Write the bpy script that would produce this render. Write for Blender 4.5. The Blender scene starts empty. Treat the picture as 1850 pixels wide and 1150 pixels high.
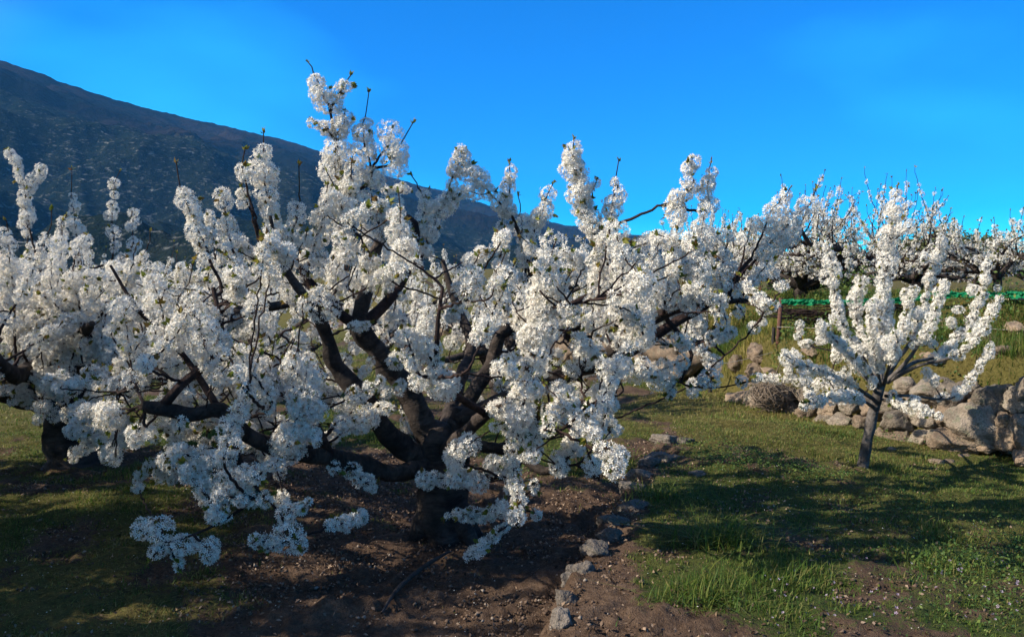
import bpy, math, random
import numpy as np
from mathutils import Vector

SC = bpy.context.scene
COL = SC.collection
R = math.radians

# ------------------------------------------------------------------ camera
F = 1424.0                      # focal length in photo pixels (1850 wide)
PITCH = math.atan(51.0 / F)     # looking slightly down
CAM_Z = 1.6
cam = bpy.data.cameras.new('camera')
cam.sensor_width = 36.0
cam.lens = F / 1850.0 * 36.0
cam.clip_start = 0.05
cam.clip_end = 20000.0
co = bpy.data.objects.new('camera', cam)
COL.objects.link(co)
co.location = (0, 0, CAM_Z)
co.rotation_euler = (math.pi / 2 - PITCH, 0, 0)
SC.camera = co

# ------------------------------------------------------------------ sky and sun
SUN_EL, SUN_AZ = R(35), R(-104)          # azimuth from +Y towards +X
sun_vec = Vector((math.sin(SUN_AZ) * math.cos(SUN_EL), math.cos(SUN_AZ) * math.cos(SUN_EL), math.sin(SUN_EL)))
world = bpy.data.worlds.new('World')
SC.world = world
world.use_nodes = True
wn, wl = world.node_tree.nodes, world.node_tree.links
wn.clear()
sky = wn.new('ShaderNodeTexSky')
sky.sky_type = 'NISHITA'
sky.sun_disc = False
sky.sun_elevation = SUN_EL
sky.sun_rotation = SUN_AZ
sky.altitude = 600
sky.air_density = 1.0
sky.dust_density = 0.3
sky.ozone_density = 4.0
hs = wn.new('ShaderNodeHueSaturation')
hs.inputs['Saturation'].default_value = 2.1
hs.inputs['Value'].default_value = 1.35
hs.inputs['Hue'].default_value = 0.503
tc = wn.new('ShaderNodeTexCoord')
mp = wn.new('ShaderNodeMapping')
mp.inputs['Scale'].default_value = (1.2, 0.8, 3.0)
mp.inputs['Location'].default_value = (0.9, 0.3, 0.0)
mp.inputs['Rotation'].default_value = (0.25, 0.35, 0.5)
nz = wn.new('ShaderNodeTexNoise')
nz.inputs['Scale'].default_value = 1.6
nz.inputs['Detail'].default_value = 5
nz.inputs['Roughness'].default_value = 0.45
rp = wn.new('ShaderNodeValToRGB')
rp.color_ramp.elements[0].position = 0.50
rp.color_ramp.elements[1].position = 0.85
rp.color_ramp.elements[0].color = (0, 0, 0, 1)
rp.color_ramp.elements[1].color = (0.45, 0.45, 0.45, 1)
mx = wn.new('ShaderNodeMix')
mx.data_type = 'RGBA'
mx.inputs['B'].default_value = (7.0, 8.5, 10.0, 1)
bg = wn.new('ShaderNodeBackground')
bg.inputs['Strength'].default_value = 0.095
wo = wn.new('ShaderNodeOutputWorld')
wl.new(tc.outputs['Generated'], mp.inputs['Vector'])
wl.new(mp.outputs['Vector'], nz.inputs['Vector'])
wl.new(nz.outputs['Fac'], rp.inputs['Fac'])
wl.new(sky.outputs['Color'], hs.inputs['Color'])
wl.new(hs.outputs['Color'], mx.inputs['A'])
wl.new(rp.outputs['Color'], mx.inputs['Factor'])
tint = wn.new('ShaderNodeMix'); tint.data_type = 'RGBA'; tint.blend_type = 'MULTIPLY'
tint.inputs['Factor'].default_value = 1.0
tint.inputs['B'].default_value = (0.06, 0.80, 1.0, 1)
wl.new(mx.outputs['Result'], tint.inputs['A'])
# the sky is deepest blue away from the sun and paler round it
dp = wn.new('ShaderNodeVectorMath'); dp.operation = 'DOT_PRODUCT'
dp.inputs[1].default_value = sun_vec
wl.new(tc.outputs['Generated'], dp.inputs[0])
mrg = wn.new('ShaderNodeMapRange'); mrg.interpolation_type = 'SMOOTHSTEP'
mrg.inputs['From Min'].default_value = 0.36; mrg.inputs['From Max'].default_value = 0.7
wl.new(dp.outputs['Value'], mrg.inputs['Value'])
pale = wn.new('ShaderNodeHueSaturation'); pale.inputs['Saturation'].default_value = 0.8; pale.inputs['Value'].default_value = 1.0
wl.new(sky.outputs['Color'], pale.inputs['Color'])
mx2 = wn.new('ShaderNodeMix'); mx2.data_type = 'RGBA'
wl.new(mrg.outputs['Result'], mx2.inputs['Factor'])
wl.new(tint.outputs['Result'], mx2.inputs['A']); wl.new(pale.outputs['Color'], mx2.inputs['B'])
wl.new(mx2.outputs['Result'], bg.inputs['Color'])
wl.new(bg.outputs['Background'], wo.inputs['Surface'])

sl = bpy.data.lights.new('sun', 'SUN')
sl.energy = 5.0
sl.angle = R(0.5)
sl.color = (1.0, 0.91, 0.77)
so = bpy.data.objects.new('sun', sl)
COL.objects.link(so)
so.rotation_euler = (-sun_vec).to_track_quat('-Z', 'Y').to_euler()

SC.view_settings.view_transform = 'Standard'
SC.view_settings.look = 'None'
SC.view_settings.exposure = 0.88
SC.view_settings.gamma = 1.0
SC.cycles.max_bounces = 8
SC.cycles.diffuse_bounces = 3
SC.cycles.transmission_bounces = 4
SC.cycles.volume_bounces = 1
SC.cycles.use_denoising = True

# ------------------------------------------------------------------ noise
def _hash(ix, iy, iz, seed):
    h = (ix.astype(np.int64) * 374761393 + iy.astype(np.int64) * 668265263 + iz.astype(np.int64) * 2147483647 + seed * 974634777) & 0xFFFFFFFF
    h = ((h ^ (h >> 13)) * 1274126177) & 0xFFFFFFFF
    h = h ^ (h >> 16)
    return (h & 0xFFFFFF) / float(0xFFFFFF)

def vnoise(x, y, z=None, seed=0):
    x = np.asarray(x, float); y = np.asarray(y, float)
    z = np.zeros_like(x) if z is None else np.asarray(z, float)
    ix, iy, iz = np.floor(x), np.floor(y), np.floor(z)
    fx, fy, fz = x - ix, y - iy, z - iz
    fx, fy, fz = fx * fx * (3 - 2 * fx), fy * fy * (3 - 2 * fy), fz * fz * (3 - 2 * fz)
    r = 0
    for dz in (0, 1):
        wz = fz if dz else 1 - fz
        for dy in (0, 1):
            wy = fy if dy else 1 - fy
            for dx in (0, 1):
                wx = fx if dx else 1 - fx
                r = r + wx * wy * wz * _hash(ix + dx, iy + dy, iz + dz, seed)
    return r * 2 - 1

def fbm(x, y, z=None, octv=4, seed=0, gain=0.5):
    a, s, r = 1.0, 1.0, 0
    for o in range(octv):
        r = r + a * vnoise(np.asarray(x) * s, np.asarray(y) * s, None if z is None else np.asarray(z) * s, seed + o * 17)
        a *= gain; s *= 2.03
    return r

def sstep(x, a, b):
    t = np.clip((np.asarray(x, float) - a) / (b - a), 0, 1)
    return t * t * (3 - 2 * t)

# ------------------------------------------------------------------ terrain height
KERB = np.array([(1.0, -0.75), (3.2, 0.05), (3.9, 0.23), (4.6, 0.40), (5.5, 0.67), (6.4, 0.97), (8.6, 1.72), (10.0, 2.1), (40.0, 2.1)])
WALL = np.array([(7.6, 3.4), (6.2, 5.4), (4.95, 7.1), (4.05, 8.6), (3.35, 10.4), (3.1, 13.2), (1.6, 18.0), (-2.2, 27.0), (-9.0, 36.0), (-30.0, 52.0), (-120.0, 90.0)])

def wall_dist(x, y):
    x = np.asarray(x, float); y = np.asarray(y, float)
    best = np.full(x.shape, 1e9); sg = np.ones(x.shape)
    for (ax, ay), (bx, by) in zip(WALL[:-1], WALL[1:]):
        dx, dy = bx - ax, by - ay
        t = np.clip(((x - ax) * dx + (y - ay) * dy) / (dx * dx + dy * dy), 0, 1)
        ex, ey = x - (ax + t * dx), y - (ay + t * dy)
        d = np.hypot(ex, ey)
        s = np.where(dx * ey - dy * ex < 0, 1.0, -1.0)
        m = d < best
        best = np.where(m, d, best); sg = np.where(m, s, sg)
    return best * sg

def terrain(x, y, fine=True):
    x = np.asarray(x, float); y = np.asarray(y, float)
    s = wall_dist(x, y)
    xk = x - np.interp(y, KERB[:, 0], KERB[:, 1])
    z = 0.15 * sstep(xk, -0.02, 0.10) * sstep(y, 9.6, 8.4) * (1 - .75 * sstep(xk, .8, 2.4))
    wallh = 0.60 * sstep(y, 15, 11) + 0.25
    z = z + wallh * sstep(s, 0.16, 0.46) + (1.54 - wallh) * sstep(s, 0.3, 2.3)
    z = z + np.clip(s - 13, 0, 90) * 0.06 * (x > -50)
    z = z + 0.06 * fbm(x * 0.35, y * 0.35, octv=2, seed=3) * sstep(np.hypot(x, y), 2, 6)
    far = np.clip(y - 18, 0, None)
    z = z - np.where(s < 0, 0.02 * far, 0)
    r = np.hypot(x, y)
    z = z - 0.03 * np.clip(r - 110, 0, 900)
    if fine:
        near = sstep(r, 30, 14)
        z = z + near * (0.022 * fbm(x * 2.6, y * 2.6, octv=3, seed=9) + 0.012 * fbm(x * 13, y * 13, octv=2, seed=5))
    return z

def ray(px, py):
    cx, cy = (px - 925.0) / F, -(py - 575.0) / F
    c, s_ = math.cos(PITCH), math.sin(PITCH)
    return np.array((cx, c + s_ * cy, -s_ + c * cy))

def at(px, py, d):
    v = ray(px, py)
    return np.array((0, 0, CAM_Z)) + v * (d / v[1])

def ground_at(px, py, dmin=2.5, dmax=60):
    v = ray(px, py)
    v = v / v[1]
    ds = np.arange(dmin, dmax, 0.02)
    gap = CAM_Z + v[2] * ds - terrain(v[0] * ds, ds, False)
    k = np.argmax(gap < 0)
    d = ds[k] if gap[k] < 0 else dmax
    return float(v[0] * d), float(d), float(terrain(v[0] * d, d, False))

def gz(x, y):
    return float(terrain(np.array([x]), np.array([y]))[0])

# ------------------------------------------------------------------ object helpers
def tag(o, label=None, cat=None, group=None, kind=None):
    if label: o['label'] = label
    if cat: o['category'] = cat
    if group: o['group'] = group
    if kind: o['kind'] = kind
    return o

def empty(name, loc=(0, 0, 0)):
    o = bpy.data.objects.new(name, None)
    o.empty_display_size = 0.2
    COL.objects.link(o)
    o.location = loc
    return o

class Buf:
    """collects quads/tris of one mesh"""
    def __init__(s):
        s.v, s.f4, s.f3, s.uv, s.n = [], [], [], [], 0
    def add(s, v, f4=None, f3=None, uv=None):
        v = np.asarray(v, np.float32).reshape(-1, 3)
        if f4 is not None and len(f4): s.f4.append(np.asarray(f4, np.int64) + s.n)
        if f3 is not None and len(f3): s.f3.append(np.asarray(f3, np.int64) + s.n)
        s.v.append(v)
        s.uv.append(np.zeros((len(v), 2), np.float32) if uv is None else np.asarray(uv, np.float32))
        s.n += len(v)
    def build(s, name, mat, parent=None, smooth=False, uv=False, attrs=None, local=None):
        me = bpy.data.meshes.new(name)
        v = np.concatenate(s.v) if s.v else np.zeros((0, 3), np.float32)
        if local is not None: v = v - np.asarray(local, np.float32)
        f4 = np.concatenate(s.f4) if s.f4 else np.zeros((0, 4), np.int64)
        f3 = np.concatenate(s.f3) if s.f3 else np.zeros((0, 3), np.int64)
        me.vertices.add(len(v)); me.vertices.foreach_set('co', v.ravel())
        loops = np.concatenate([f4.ravel(), f3.ravel()])
        me.loops.add(len(loops)); me.loops.foreach_set('vertex_index', loops.astype(np.int32))
        me.polygons.add(len(f4) + len(f3))
        st = np.concatenate([np.arange(len(f4)) * 4, len(f4) * 4 + np.arange(len(f3)) * 3])
        me.polygons.foreach_set('loop_start', st.astype(np.int32))
        me.update(calc_edges=True)
        if smooth: me.polygons.foreach_set('use_smooth', np.ones(len(me.polygons), bool))
        if uv:
            l = me.uv_layers.new(name='UVMap')
            l.data.foreach_set('uv', np.concatenate(s.uv)[loops].astype(np.float32).ravel())
        for k, a in (attrs or {}).items():
            at_ = me.attributes.new(k, 'FLOAT', 'POINT')
            at_.data.foreach_set('value', np.asarray(a, np.float32))
        me.materials.append(mat)
        me.validate()
        o = bpy.data.objects.new(name, me)
        COL.objects.link(o)
        if parent is not None: o.parent = parent
        return o

def resample(p, rad, step):
    """Catmull-Rom through p, radius interpolated"""
    p = np.asarray(p, float); rad = np.asarray(rad, float)
    if len(p) == 2:
        p = np.array([p[0], (p[0] + p[1]) / 2, p[1]]); rad = np.array([rad[0], rad.mean(), rad[1]])
    q = np.vstack([2 * p[0] - p[1], p, 2 * p[-1] - p[-2]])
    out, ro = [], []
    for i in range(1, len(q) - 2):
        n = max(1, int(np.linalg.norm(q[i + 1] - q[i]) / step))
        t = np.arange(n)[:, None] / n
        a, b, c, d = q[i - 1], q[i], q[i + 1], q[i + 2]
        out.append(0.5 * (2 * b + (c - a) * t + (2 * a - 5 * b + 4 * c - d) * t ** 2 + (3 * b - a - 3 * c + d) * t ** 3))
        ro.append(rad[i - 1] + (rad[i] - rad[i - 1]) * t[:, 0])
    out.append(p[-1:]); ro.append(rad[-1:])
    return np.vstack(out), np.concatenate(ro)

def tube(buf, p, rad, sides=8, step=0.05, bump=0.0, seed=0, cap=True):
    p, rad = resample(p, rad, step)
    n = len(p)
    t = np.gradient(p, axis=0)
    t /= np.linalg.norm(t, axis=1)[:, None] + 1e-9
    u = np.cross(t[0], (0.3, 0.9, 0.2)); u /= np.linalg.norm(u)
    us = []
    for k in range(n):
        u = u - t[k] * np.dot(u, t[k]); u /= np.linalg.norm(u) + 1e-9
        us.append(u)
    us = np.array(us); w = np.cross(t, us)
    ang = np.linspace(0, 2 * math.pi, sides + 1)
    ca, sa = np.cos(ang), np.sin(ang)
    rr = np.repeat(rad[:, None], sides + 1, 1)
    d = us[:, None] * ca[None, :, None] + w[:, None] * sa[None, :, None]
    if bump:
        bp = p[:, None] + d * rr[..., None]
        nn = fbm(bp[..., 0] * 9, bp[..., 1] * 9, bp[..., 2] * 9, 3, seed)
        rr = rr * (1 + bump * nn)
    v = p[:, None] + d * rr[..., None]
    L = np.concatenate([[0], np.cumsum(np.linalg.norm(np.diff(p, axis=0), axis=1))])
    uv = np.stack(np.broadcast_arrays(ang[None, :] / (2 * math.pi), L[:, None]), -1)
    m = sides + 1
    i, j = np.meshgrid(np.arange(n - 1), np.arange(sides), indexing='ij')
    a = (i * m + j).ravel()
    buf.add(v.reshape(-1, 3), np.stack([a, a + 1, a + m + 1, a + m], 1), uv=uv.reshape(-1, 2))
    if cap:
        e = p[-1] + t[-1] * rad[-1] * 0.6
        vv = np.vstack([v[-1], e[None]])
        k = np.arange(sides)
        buf.add(vv, None, np.stack([k, k + 1, np.full(sides, m)], 1), uv=np.vstack([uv[-1], uv[-1][:1]]))
    return p, rad

# ------------------------------------------------------------------ materials
def mat(name):
    m = bpy.data.materials.new(name)
    m.use_nodes = True
    nt = m.node_tree
    b = nt.nodes['Principled BSDF']
    b.inputs['Roughness'].default_value = 0.8
    b.inputs['Specular IOR Level'].default_value = 0.25
    return m, nt, nt.nodes, nt.links, b

def ramp(n, stops):
    r = n.new('ShaderNodeValToRGB')
    e = r.color_ramp.elements
    while len(e) > 1: e.remove(e[-1])
    e[0].position = stops[0][0]; e[0].color = (*stops[0][1], 1)
    for p, c in stops[1:]:
        x = e.new(p); x.color = (*c, 1)
    return r

def noise(n, l, vec, scale, detail=4, rough=0.55, dist=0.0):
    t = n.new('ShaderNodeTexNoise')
    t.inputs['Scale'].default_value = scale
    t.inputs['Detail'].default_value = detail
    t.inputs['Roughness'].default_value = rough
    t.inputs['Distortion'].default_value = dist
    if vec is not None: l.new(vec, t.inputs['Vector'])
    return t

def mixc(n, l, fac, a, b, blend='MIX'):
    m = n.new('ShaderNodeMix'); m.data_type = 'RGBA'; m.blend_type = blend
    for s, v in (('Factor', fac), ('A', a), ('B', b)):
        if hasattr(v, 'is_output') or hasattr(v, 'links'): l.new(v, m.inputs[s])
        elif s == 'Factor': m.inputs[s].default_value = v
        else: m.inputs[s].default_value = (*v, 1)
    return m.outputs['Result']

def bumpn(n, l, h, dist, strength, b):
    u = n.new('ShaderNodeBump')
    u.inputs['Distance'].default_value = dist
    u.inputs['Strength'].default_value = strength
    l.new(h, u.inputs['Height'])
    l.new(u.outputs['Normal'], b.inputs['Normal'])

def thin_mat(name, stops, trans, tcol_gain=1.0, rough=0.6):
    """petal / leaf / blade: diffuse plus light passing through, colour varies from piece to piece"""
    m, nt, n, l, b = mat(name)
    g = n.new('ShaderNodeNewGeometry')
    r = ramp(n, stops)
    l.new(g.outputs['Random Per Island'], r.inputs['Fac'])
    l.new(r.outputs['Color'], b.inputs['Base Color'])
    b.inputs['Roughness'].default_value = rough
    tr = n.new('ShaderNodeBsdfTranslucent')
    l.new(r.outputs['Color'], tr.inputs['Color'])
    ms = n.new('ShaderNodeMixShader')
    ms.inputs['Fac'].default_value = trans
    l.new(b.outputs['BSDF'], ms.inputs[1]); l.new(tr.outputs['BSDF'], ms.inputs[2])
    l.new(ms.outputs['Shader'], n['Material Output'].inputs['Surface'])
    return m

M = {}
M['petal'] = thin_mat('cherry petal', [(0, (.78, .745, .66)), (.5, (.85, .815, .735)), (.93, (.82, .78, .68)), (.95, (.62, .50, .44)), (1, (.70, .60, .52))], 0.25)
M['stalk'] = thin_mat('flower stalk', [(0, (.10, .12, .03)), (1, (.16, .07, .04))], 0.2)
M['leaf'] = thin_mat('young leaf', [(0, (.10, .13, .02)), (.45, (.20, .22, .03)), (.75, (.22, .16, .03)), (1, (.12, .06, .03))], 0.4)
M['grass'] = thin_mat('grass blade', [(0, (.04, .085, .012)), (.45, (.08, .14, .02)), (.8, (.14, .16, .03)), (1, (.22, .19, .07))], 0.4)
M['dry_grass'] = thin_mat('dry yellow grass', [(0, (.12, .125, .025)), (.5, (.20, .18, .045)), (1, (.30, .24, .10))], 0.3)
M['bank_grass'] = thin_mat('yellow bank grass', [(0, (.13, .15, .025)), (.4, (.24, .22, .045)), (.8, (.34, .28, .08)), (1, (.40, .30, .13))], 0.35)
M['weed'] = thin_mat('weed leaf', [(0, (.04, .09, .025)), (.6, (.08, .14, .03)), (1, (.16, .20, .04))], 0.35)
M['lilac'] = thin_mat('lilac petal', [(0, (.42, .30, .45)), (1, (.6, .48, .6))], 0.3)
M['litter'] = thin_mat('dead leaf', [(0, (.03, .018, .012)), (.5, (.13, .08, .05)), (1, (.32, .23, .16))], 0.1)
M['crumb'] = thin_mat('earth crumb', [(0, (.04, .025, .017)), (.6, (.11, .072, .05)), (.93, (.17, .12, .085)), (1, (.26, .22, .18))], 0.0, rough=.95)
M['olive'] = thin_mat('olive foliage', [(0, (.06, .08, .03)), (1, (.13, .14, .05))], 0.25)

def bark(name, dark, light, band):
    m, nt, n, l, b = mat(name)
    uv = n.new('ShaderNodeUVMap')
    mp_ = n.new('ShaderNodeMapping'); mp_.inputs['Scale'].default_value = (2.4, 13, 1)
    l.new(uv.outputs['UV'], mp_.inputs['Vector'])
    a = noise(n, l, mp_.outputs['Vector'], 1.5, 7, .68, 1.1)
    tcn = n.new('ShaderNodeTexCoord')
    c = noise(n, l, tcn.outputs['Object'], 7, 5, .6)
    r1 = ramp(n, [(.35, dark), (.62, light), (.8, band)])
    l.new(a.outputs['Fac'], r1.inputs['Fac'])
    r2 = ramp(n, [(.38, (.35, .35, .35)), (.65, (1, 1, 1))])
    l.new(c.outputs['Fac'], r2.inputs['Fac'])
    l.new(mixc(n, l, 1.0, r1.outputs['Color'], r2.outputs['Color'], 'MULTIPLY'), b.inputs['Base Color'])
    cr = noise(n, l, tcn.outputs['Object'], 22, 6, .7, .8)
    bumpn(n, l, mixc(n, l, .6, a.outputs['Fac'], cr.outputs['Fac']), 0.03, 1.0, b)
    b.inputs['Roughness'].default_value = 0.85
    return m
M['bark'] = bark('old cherry bark', (.022, .016, .013), (.085, .064, .053), (.20, .165, .14))
M['bark_young'] = bark('young cherry bark', (.09, .075, .066), (.20, .175, .155), (.34, .31, .27))
M['twig'] = bark('cherry twig', (.025, .014, .012), (.07, .04, .034), (.12, .08, .07))

def stone(name, stops, lichen, scale=4.0):
    m, nt, n, l, b = mat(name)
    tcn = n.new('ShaderNodeTexCoord')
    oi = n.new('ShaderNodeObjectInfo')
    a = noise(n, l, tcn.outputs['Object'], scale, 8, .62, .3)
    r1 = ramp(n, stops); l.new(a.outputs['Fac'], r1.inputs['Fac'])
    c = noise(n, l, tcn.outputs['Object'], scale * 2.6, 6, .7, .6)
    r2 = ramp(n, [(.52, (0, 0, 0)), (.62, (1, 1, 1))]); l.new(c.outputs['Fac'], r2.inputs['Fac'])
    col = mixc(n, l, r2.outputs['Color'], r1.outputs['Color'], lichen)
    s = noise(n, l, tcn.outputs['Object'], 60, 3, .6)
    r3 = ramp(n, [(.3, (.55, .55, .55)), (.55, (1, 1, 1))]); l.new(s.outputs['Fac'], r3.inputs['Fac'])
    col = mixc(n, l, 1.0, col, r3.outputs['Color'], 'MULTIPLY')
    hv = n.new('ShaderNodeHueSaturation'); l.new(col, hv.inputs['Color'])
    mr = n.new('ShaderNodeMapRange'); mr.inputs['To Min'].default_value = .7; mr.inputs['To Max'].default_value = 1.2
    l.new(oi.outputs['Random'], mr.inputs['Value']); l.new(mr.outputs['Result'], hv.inputs['Value'])
    l.new(hv.outputs['Color'], b.inputs['Base Color'])
    bumpn(n, l, mixc(n, l, .35, a.outputs['Fac'], s.outputs['Fac']), 0.06, 1.0, b)
    b.inputs['Roughness'].default_value = .9
    return m
M['granite'] = stone('weathered granite', [(.3, (.10, .082, .06)), (.5, (.235, .19, .145)), (.7, (.34, .285, .22))], (.15, .145, .10))
M['tan_stone'] = stone('tan stone', [(.3, (.12, .085, .06)), (.5, (.24, .175, .12)), (.72, (.36, .27, .19))], (.19, .16, .11))
M['kerb_stone'] = stone('dull grey stone', [(.3, (.08, .07, .06)), (.55, (.18, .15, .125)), (.8, (.28, .24, .20))], (.12, .11, .09), 7)

def plain(name, c1, c2, scale, rough=.8, metal=0.0, bumpd=0.0):
    m, nt, n, l, b = mat(name)
    tcn = n.new('ShaderNodeTexCoord')
    a = noise(n, l, tcn.outputs['Object'], scale, 6, .65)
    r1 = ramp(n, [(.35, c1), (.65, c2)]); l.new(a.outputs['Fac'], r1.inputs['Fac'])
    l.new(r1.outputs['Color'], b.inputs['Base Color'])
    b.inputs['Roughness'].default_value = rough; b.inputs['Metallic'].default_value = metal
    if bumpd: bumpn(n, l, a.outputs['Fac'], bumpd, .7, b)
    return m
M['rust'] = plain('rusty iron', (.06, .028, .02), (.13, .06, .042), 25, .85, 0, .004)
M['black_post'] = plain('charred wood', (.012, .011, .01), (.04, .035, .03), 20, .85, 0, .004)
M['wire'] = plain('galvanised wire', (.16, .15, .14), (.28, .26, .24), 30, .5, .6)
M['pipe'] = plain('pale plastic pipe', (.40, .27, .20), (.50, .36, .28), 12, .5)
M['stick'] = plain('dead branch', (.03, .022, .018), (.07, .055, .045), 30, .85, 0, .004)
M['vine'] = plain('dry vine stem', (.12, .09, .065), (.26, .20, .15), 14, .85)
M['net'] = thin_mat('green netting', [(0, (.0, .15, .055)), (1, (.008, .27, .11))], 0.45, rough=.5)

def ground_mat():
    m, nt, n, l, b = mat('orchard soil and turf')
    tcn = n.new('ShaderNodeTexCoord'); P = tcn.outputs['Object']
    ag = n.new('ShaderNodeAttribute'); ag.attribute_name = 'turf'
    ad = n.new('ShaderNodeAttribute'); ad.attribute_name = 'dry'
    n1 = noise(n, l, P, 3.0, 8, .65, .2)
    n2 = noise(n, l, P, 38, 6, .7, .2)
    n3 = noise(n, l, P, 140, 3, .6)
    soil = ramp(n, [(.3, (.04, .024, .016)), (.5, (.10, .064, .043)), (.7, (.19, .13, .09))])
    l.new(mixc(n, l, .55, n1.outputs['Fac'], n2.outputs['Fac']), soil.inputs['Fac'])
    green = ramp(n, [(.3, (.03, .045, .012)), (.55, (.055, .075, .018)), (.8, (.10, .10, .03))])
    l.new(n2.outputs['Fac'], green.inputs['Fac'])
    dry = ramp(n, [(.3, (.065, .052, .018)), (.55, (.12, .10, .03)), (.8, (.18, .15, .06))])
    l.new(n2.outputs['Fac'], dry.inputs['Fac'])
    turf = mixc(n, l, ad.outputs['Fac'], green.outputs['Color'], dry.outputs['Color'])
    wob = n.new('ShaderNodeMath'); wob.operation = 'MULTIPLY_ADD'
    l.new(n2.outputs['Fac'], wob.inputs[0]); wob.inputs[1].default_value = 1.1
    l.new(ag.outputs['Fac'], wob.inputs[2])
    rr = ramp(n, [(.80, (0, 0, 0)), (1.0, (1, 1, 1))])
    rr.color_ramp.elements[0].position = .82; l.new(wob.outputs['Value'], rr.inputs['Fac'])
    col = mixc(n, l, rr.outputs['Color'], soil.outputs['Color'], turf)
    sp = ramp(n, [(.25, (.5, .5, .5)), (.6, (1.0, 1.0, 1.0))]); l.new(n3.outputs['Fac'], sp.inputs['Fac'])
    l.new(mixc(n, l, .8, col, sp.outputs['Color'], 'MULTIPLY'), b.inputs['Base Color'])
    bumpn(n, l, mixc(n, l, .4, n2.outputs['Fac'], n3.outputs['Fac']), 0.03, 1.0, b)
    b.inputs['Roughness'].default_value = .95
    b.inputs['Specular IOR Level'].default_value = .1
    return m
M['ground'] = ground_mat()

def hill_mat():
    m, nt, n, l, b = mat('mountain scrub and orchards')
    tcn = n.new('ShaderNodeTexCoord'); P = tcn.outputs['Object']
    a = noise(n, l, P, .0026, 9, .62, .7)
    c = noise(n, l, P, .03, 6, .65)
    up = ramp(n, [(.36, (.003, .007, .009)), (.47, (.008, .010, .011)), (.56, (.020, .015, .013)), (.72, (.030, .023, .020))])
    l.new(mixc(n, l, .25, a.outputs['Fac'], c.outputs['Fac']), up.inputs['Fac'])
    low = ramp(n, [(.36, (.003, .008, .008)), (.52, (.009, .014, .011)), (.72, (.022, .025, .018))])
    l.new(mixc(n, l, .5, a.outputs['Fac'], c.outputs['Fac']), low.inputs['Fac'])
    # flowering orchard terraces, as pale contour bands of crowns
    mp_ = n.new('ShaderNodeMapping'); mp_.inputs['Scale'].default_value = (.10, .10, .2)
    l.new(P, mp_.inputs['Vector'])
    w = noise(n, l, mp_.outputs['Vector'], 1.0, 7, .72, .6)
    sp = ramp(n, [(.56, (0, 0, 0)), (.68, (1, 1, 1))]); l.new(w.outputs['Fac'], sp.inputs['Fac'])
    reg = noise(n, l, P, .0022, 4, .6)
    rg = ramp(n, [(.42, (0, 0, 0)), (.55, (.8, .8, .8))]); l.new(reg.outputs['Fac'], rg.inputs['Fac'])
    msk = mixc(n, l, 1.0, sp.outputs['Color'], rg.outputs['Color'], 'MULTIPLY')
    lowc = mixc(n, l, msk, low.outputs['Color'], (.21, .21, .19))
    ah = n.new('ShaderNodeAttribute'); ah.attribute_name = 'orchard'
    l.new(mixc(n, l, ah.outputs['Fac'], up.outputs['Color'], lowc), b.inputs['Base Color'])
    b.inputs['Roughness'].default_value = 1.0
    b.inputs['Specular IOR Level'].default_value = 0.0
    bumpn(n, l, c.outputs['Fac'], 14.0, 1.0, b)
    return m
M['hill'] = hill_mat()

# ------------------------------------------------------------------ ground sheet
def axis(lo, hi, step, far):
    a = list(np.arange(lo, hi + step / 2, step))
    s, x = step, a[-1]
    while x < far: s *= 1.16; x += s; a.append(x)
    s, x, pre = step, a[0], []
    while x > -far: s *= 1.16; x -= s; pre.append(x)
    return np.array(pre[::-1] + a)

def turf_mask(x, y):
    """share of turf and of dry yellow grass in it"""
    s = wall_dist(x, y)
    xk = x - np.interp(y, KERB[:, 0], KERB[:, 1])
    nb = fbm(x * 0.9, y * 0.9, octv=4, seed=21)
    nf = fbm(x * 3.5, y * 3.5, octv=3, seed=33)
    right = sstep(xk, 0.0, 0.5)
    g = (0.42 - .06 * right) * nb + 0.28 * nf
    left = sstep(x, -1.1, -2.0) * sstep(y, 7.5, 5.0)
    back = sstep(y, 6.6, 8.5)
    bare = np.exp(-((x + .3) / 1.2) ** 2 - ((y - 3.9) / 1.1) ** 2)
    g = g + 0.05 + 0.64 * right * sstep(y, 3.0, 3.8) + .12 * sstep(xk, .9, 1.6) + 0.50 * left + 0.5 * back - 0.55 * bare + 0.5 * sstep(s, 0.3, 0.8)
    g = g - 0.5 * np.exp(-((x - 3.2) / .9) ** 2 - ((y - 6.75) / .35) ** 2) - 0.35 * np.exp(-(xk / .28) ** 2) * (y < 9)
    g = g - 0.4 * np.exp(-((x + .4) / .45) ** 2 - ((y - 4.9) / .4) ** 2)
    d = 0.35 + 0.5 * fbm(x * 0.6, y * 0.6, octv=3, seed=44) + 0.55 * left + 0.55 * back * sstep(x, 0, 2.5) - 0.15 * right * (1 - back) + 0.6 * sstep(s, 0.3, 1)
    return np.clip(g, 0, 1), np.clip(d, 0, 1)

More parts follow.
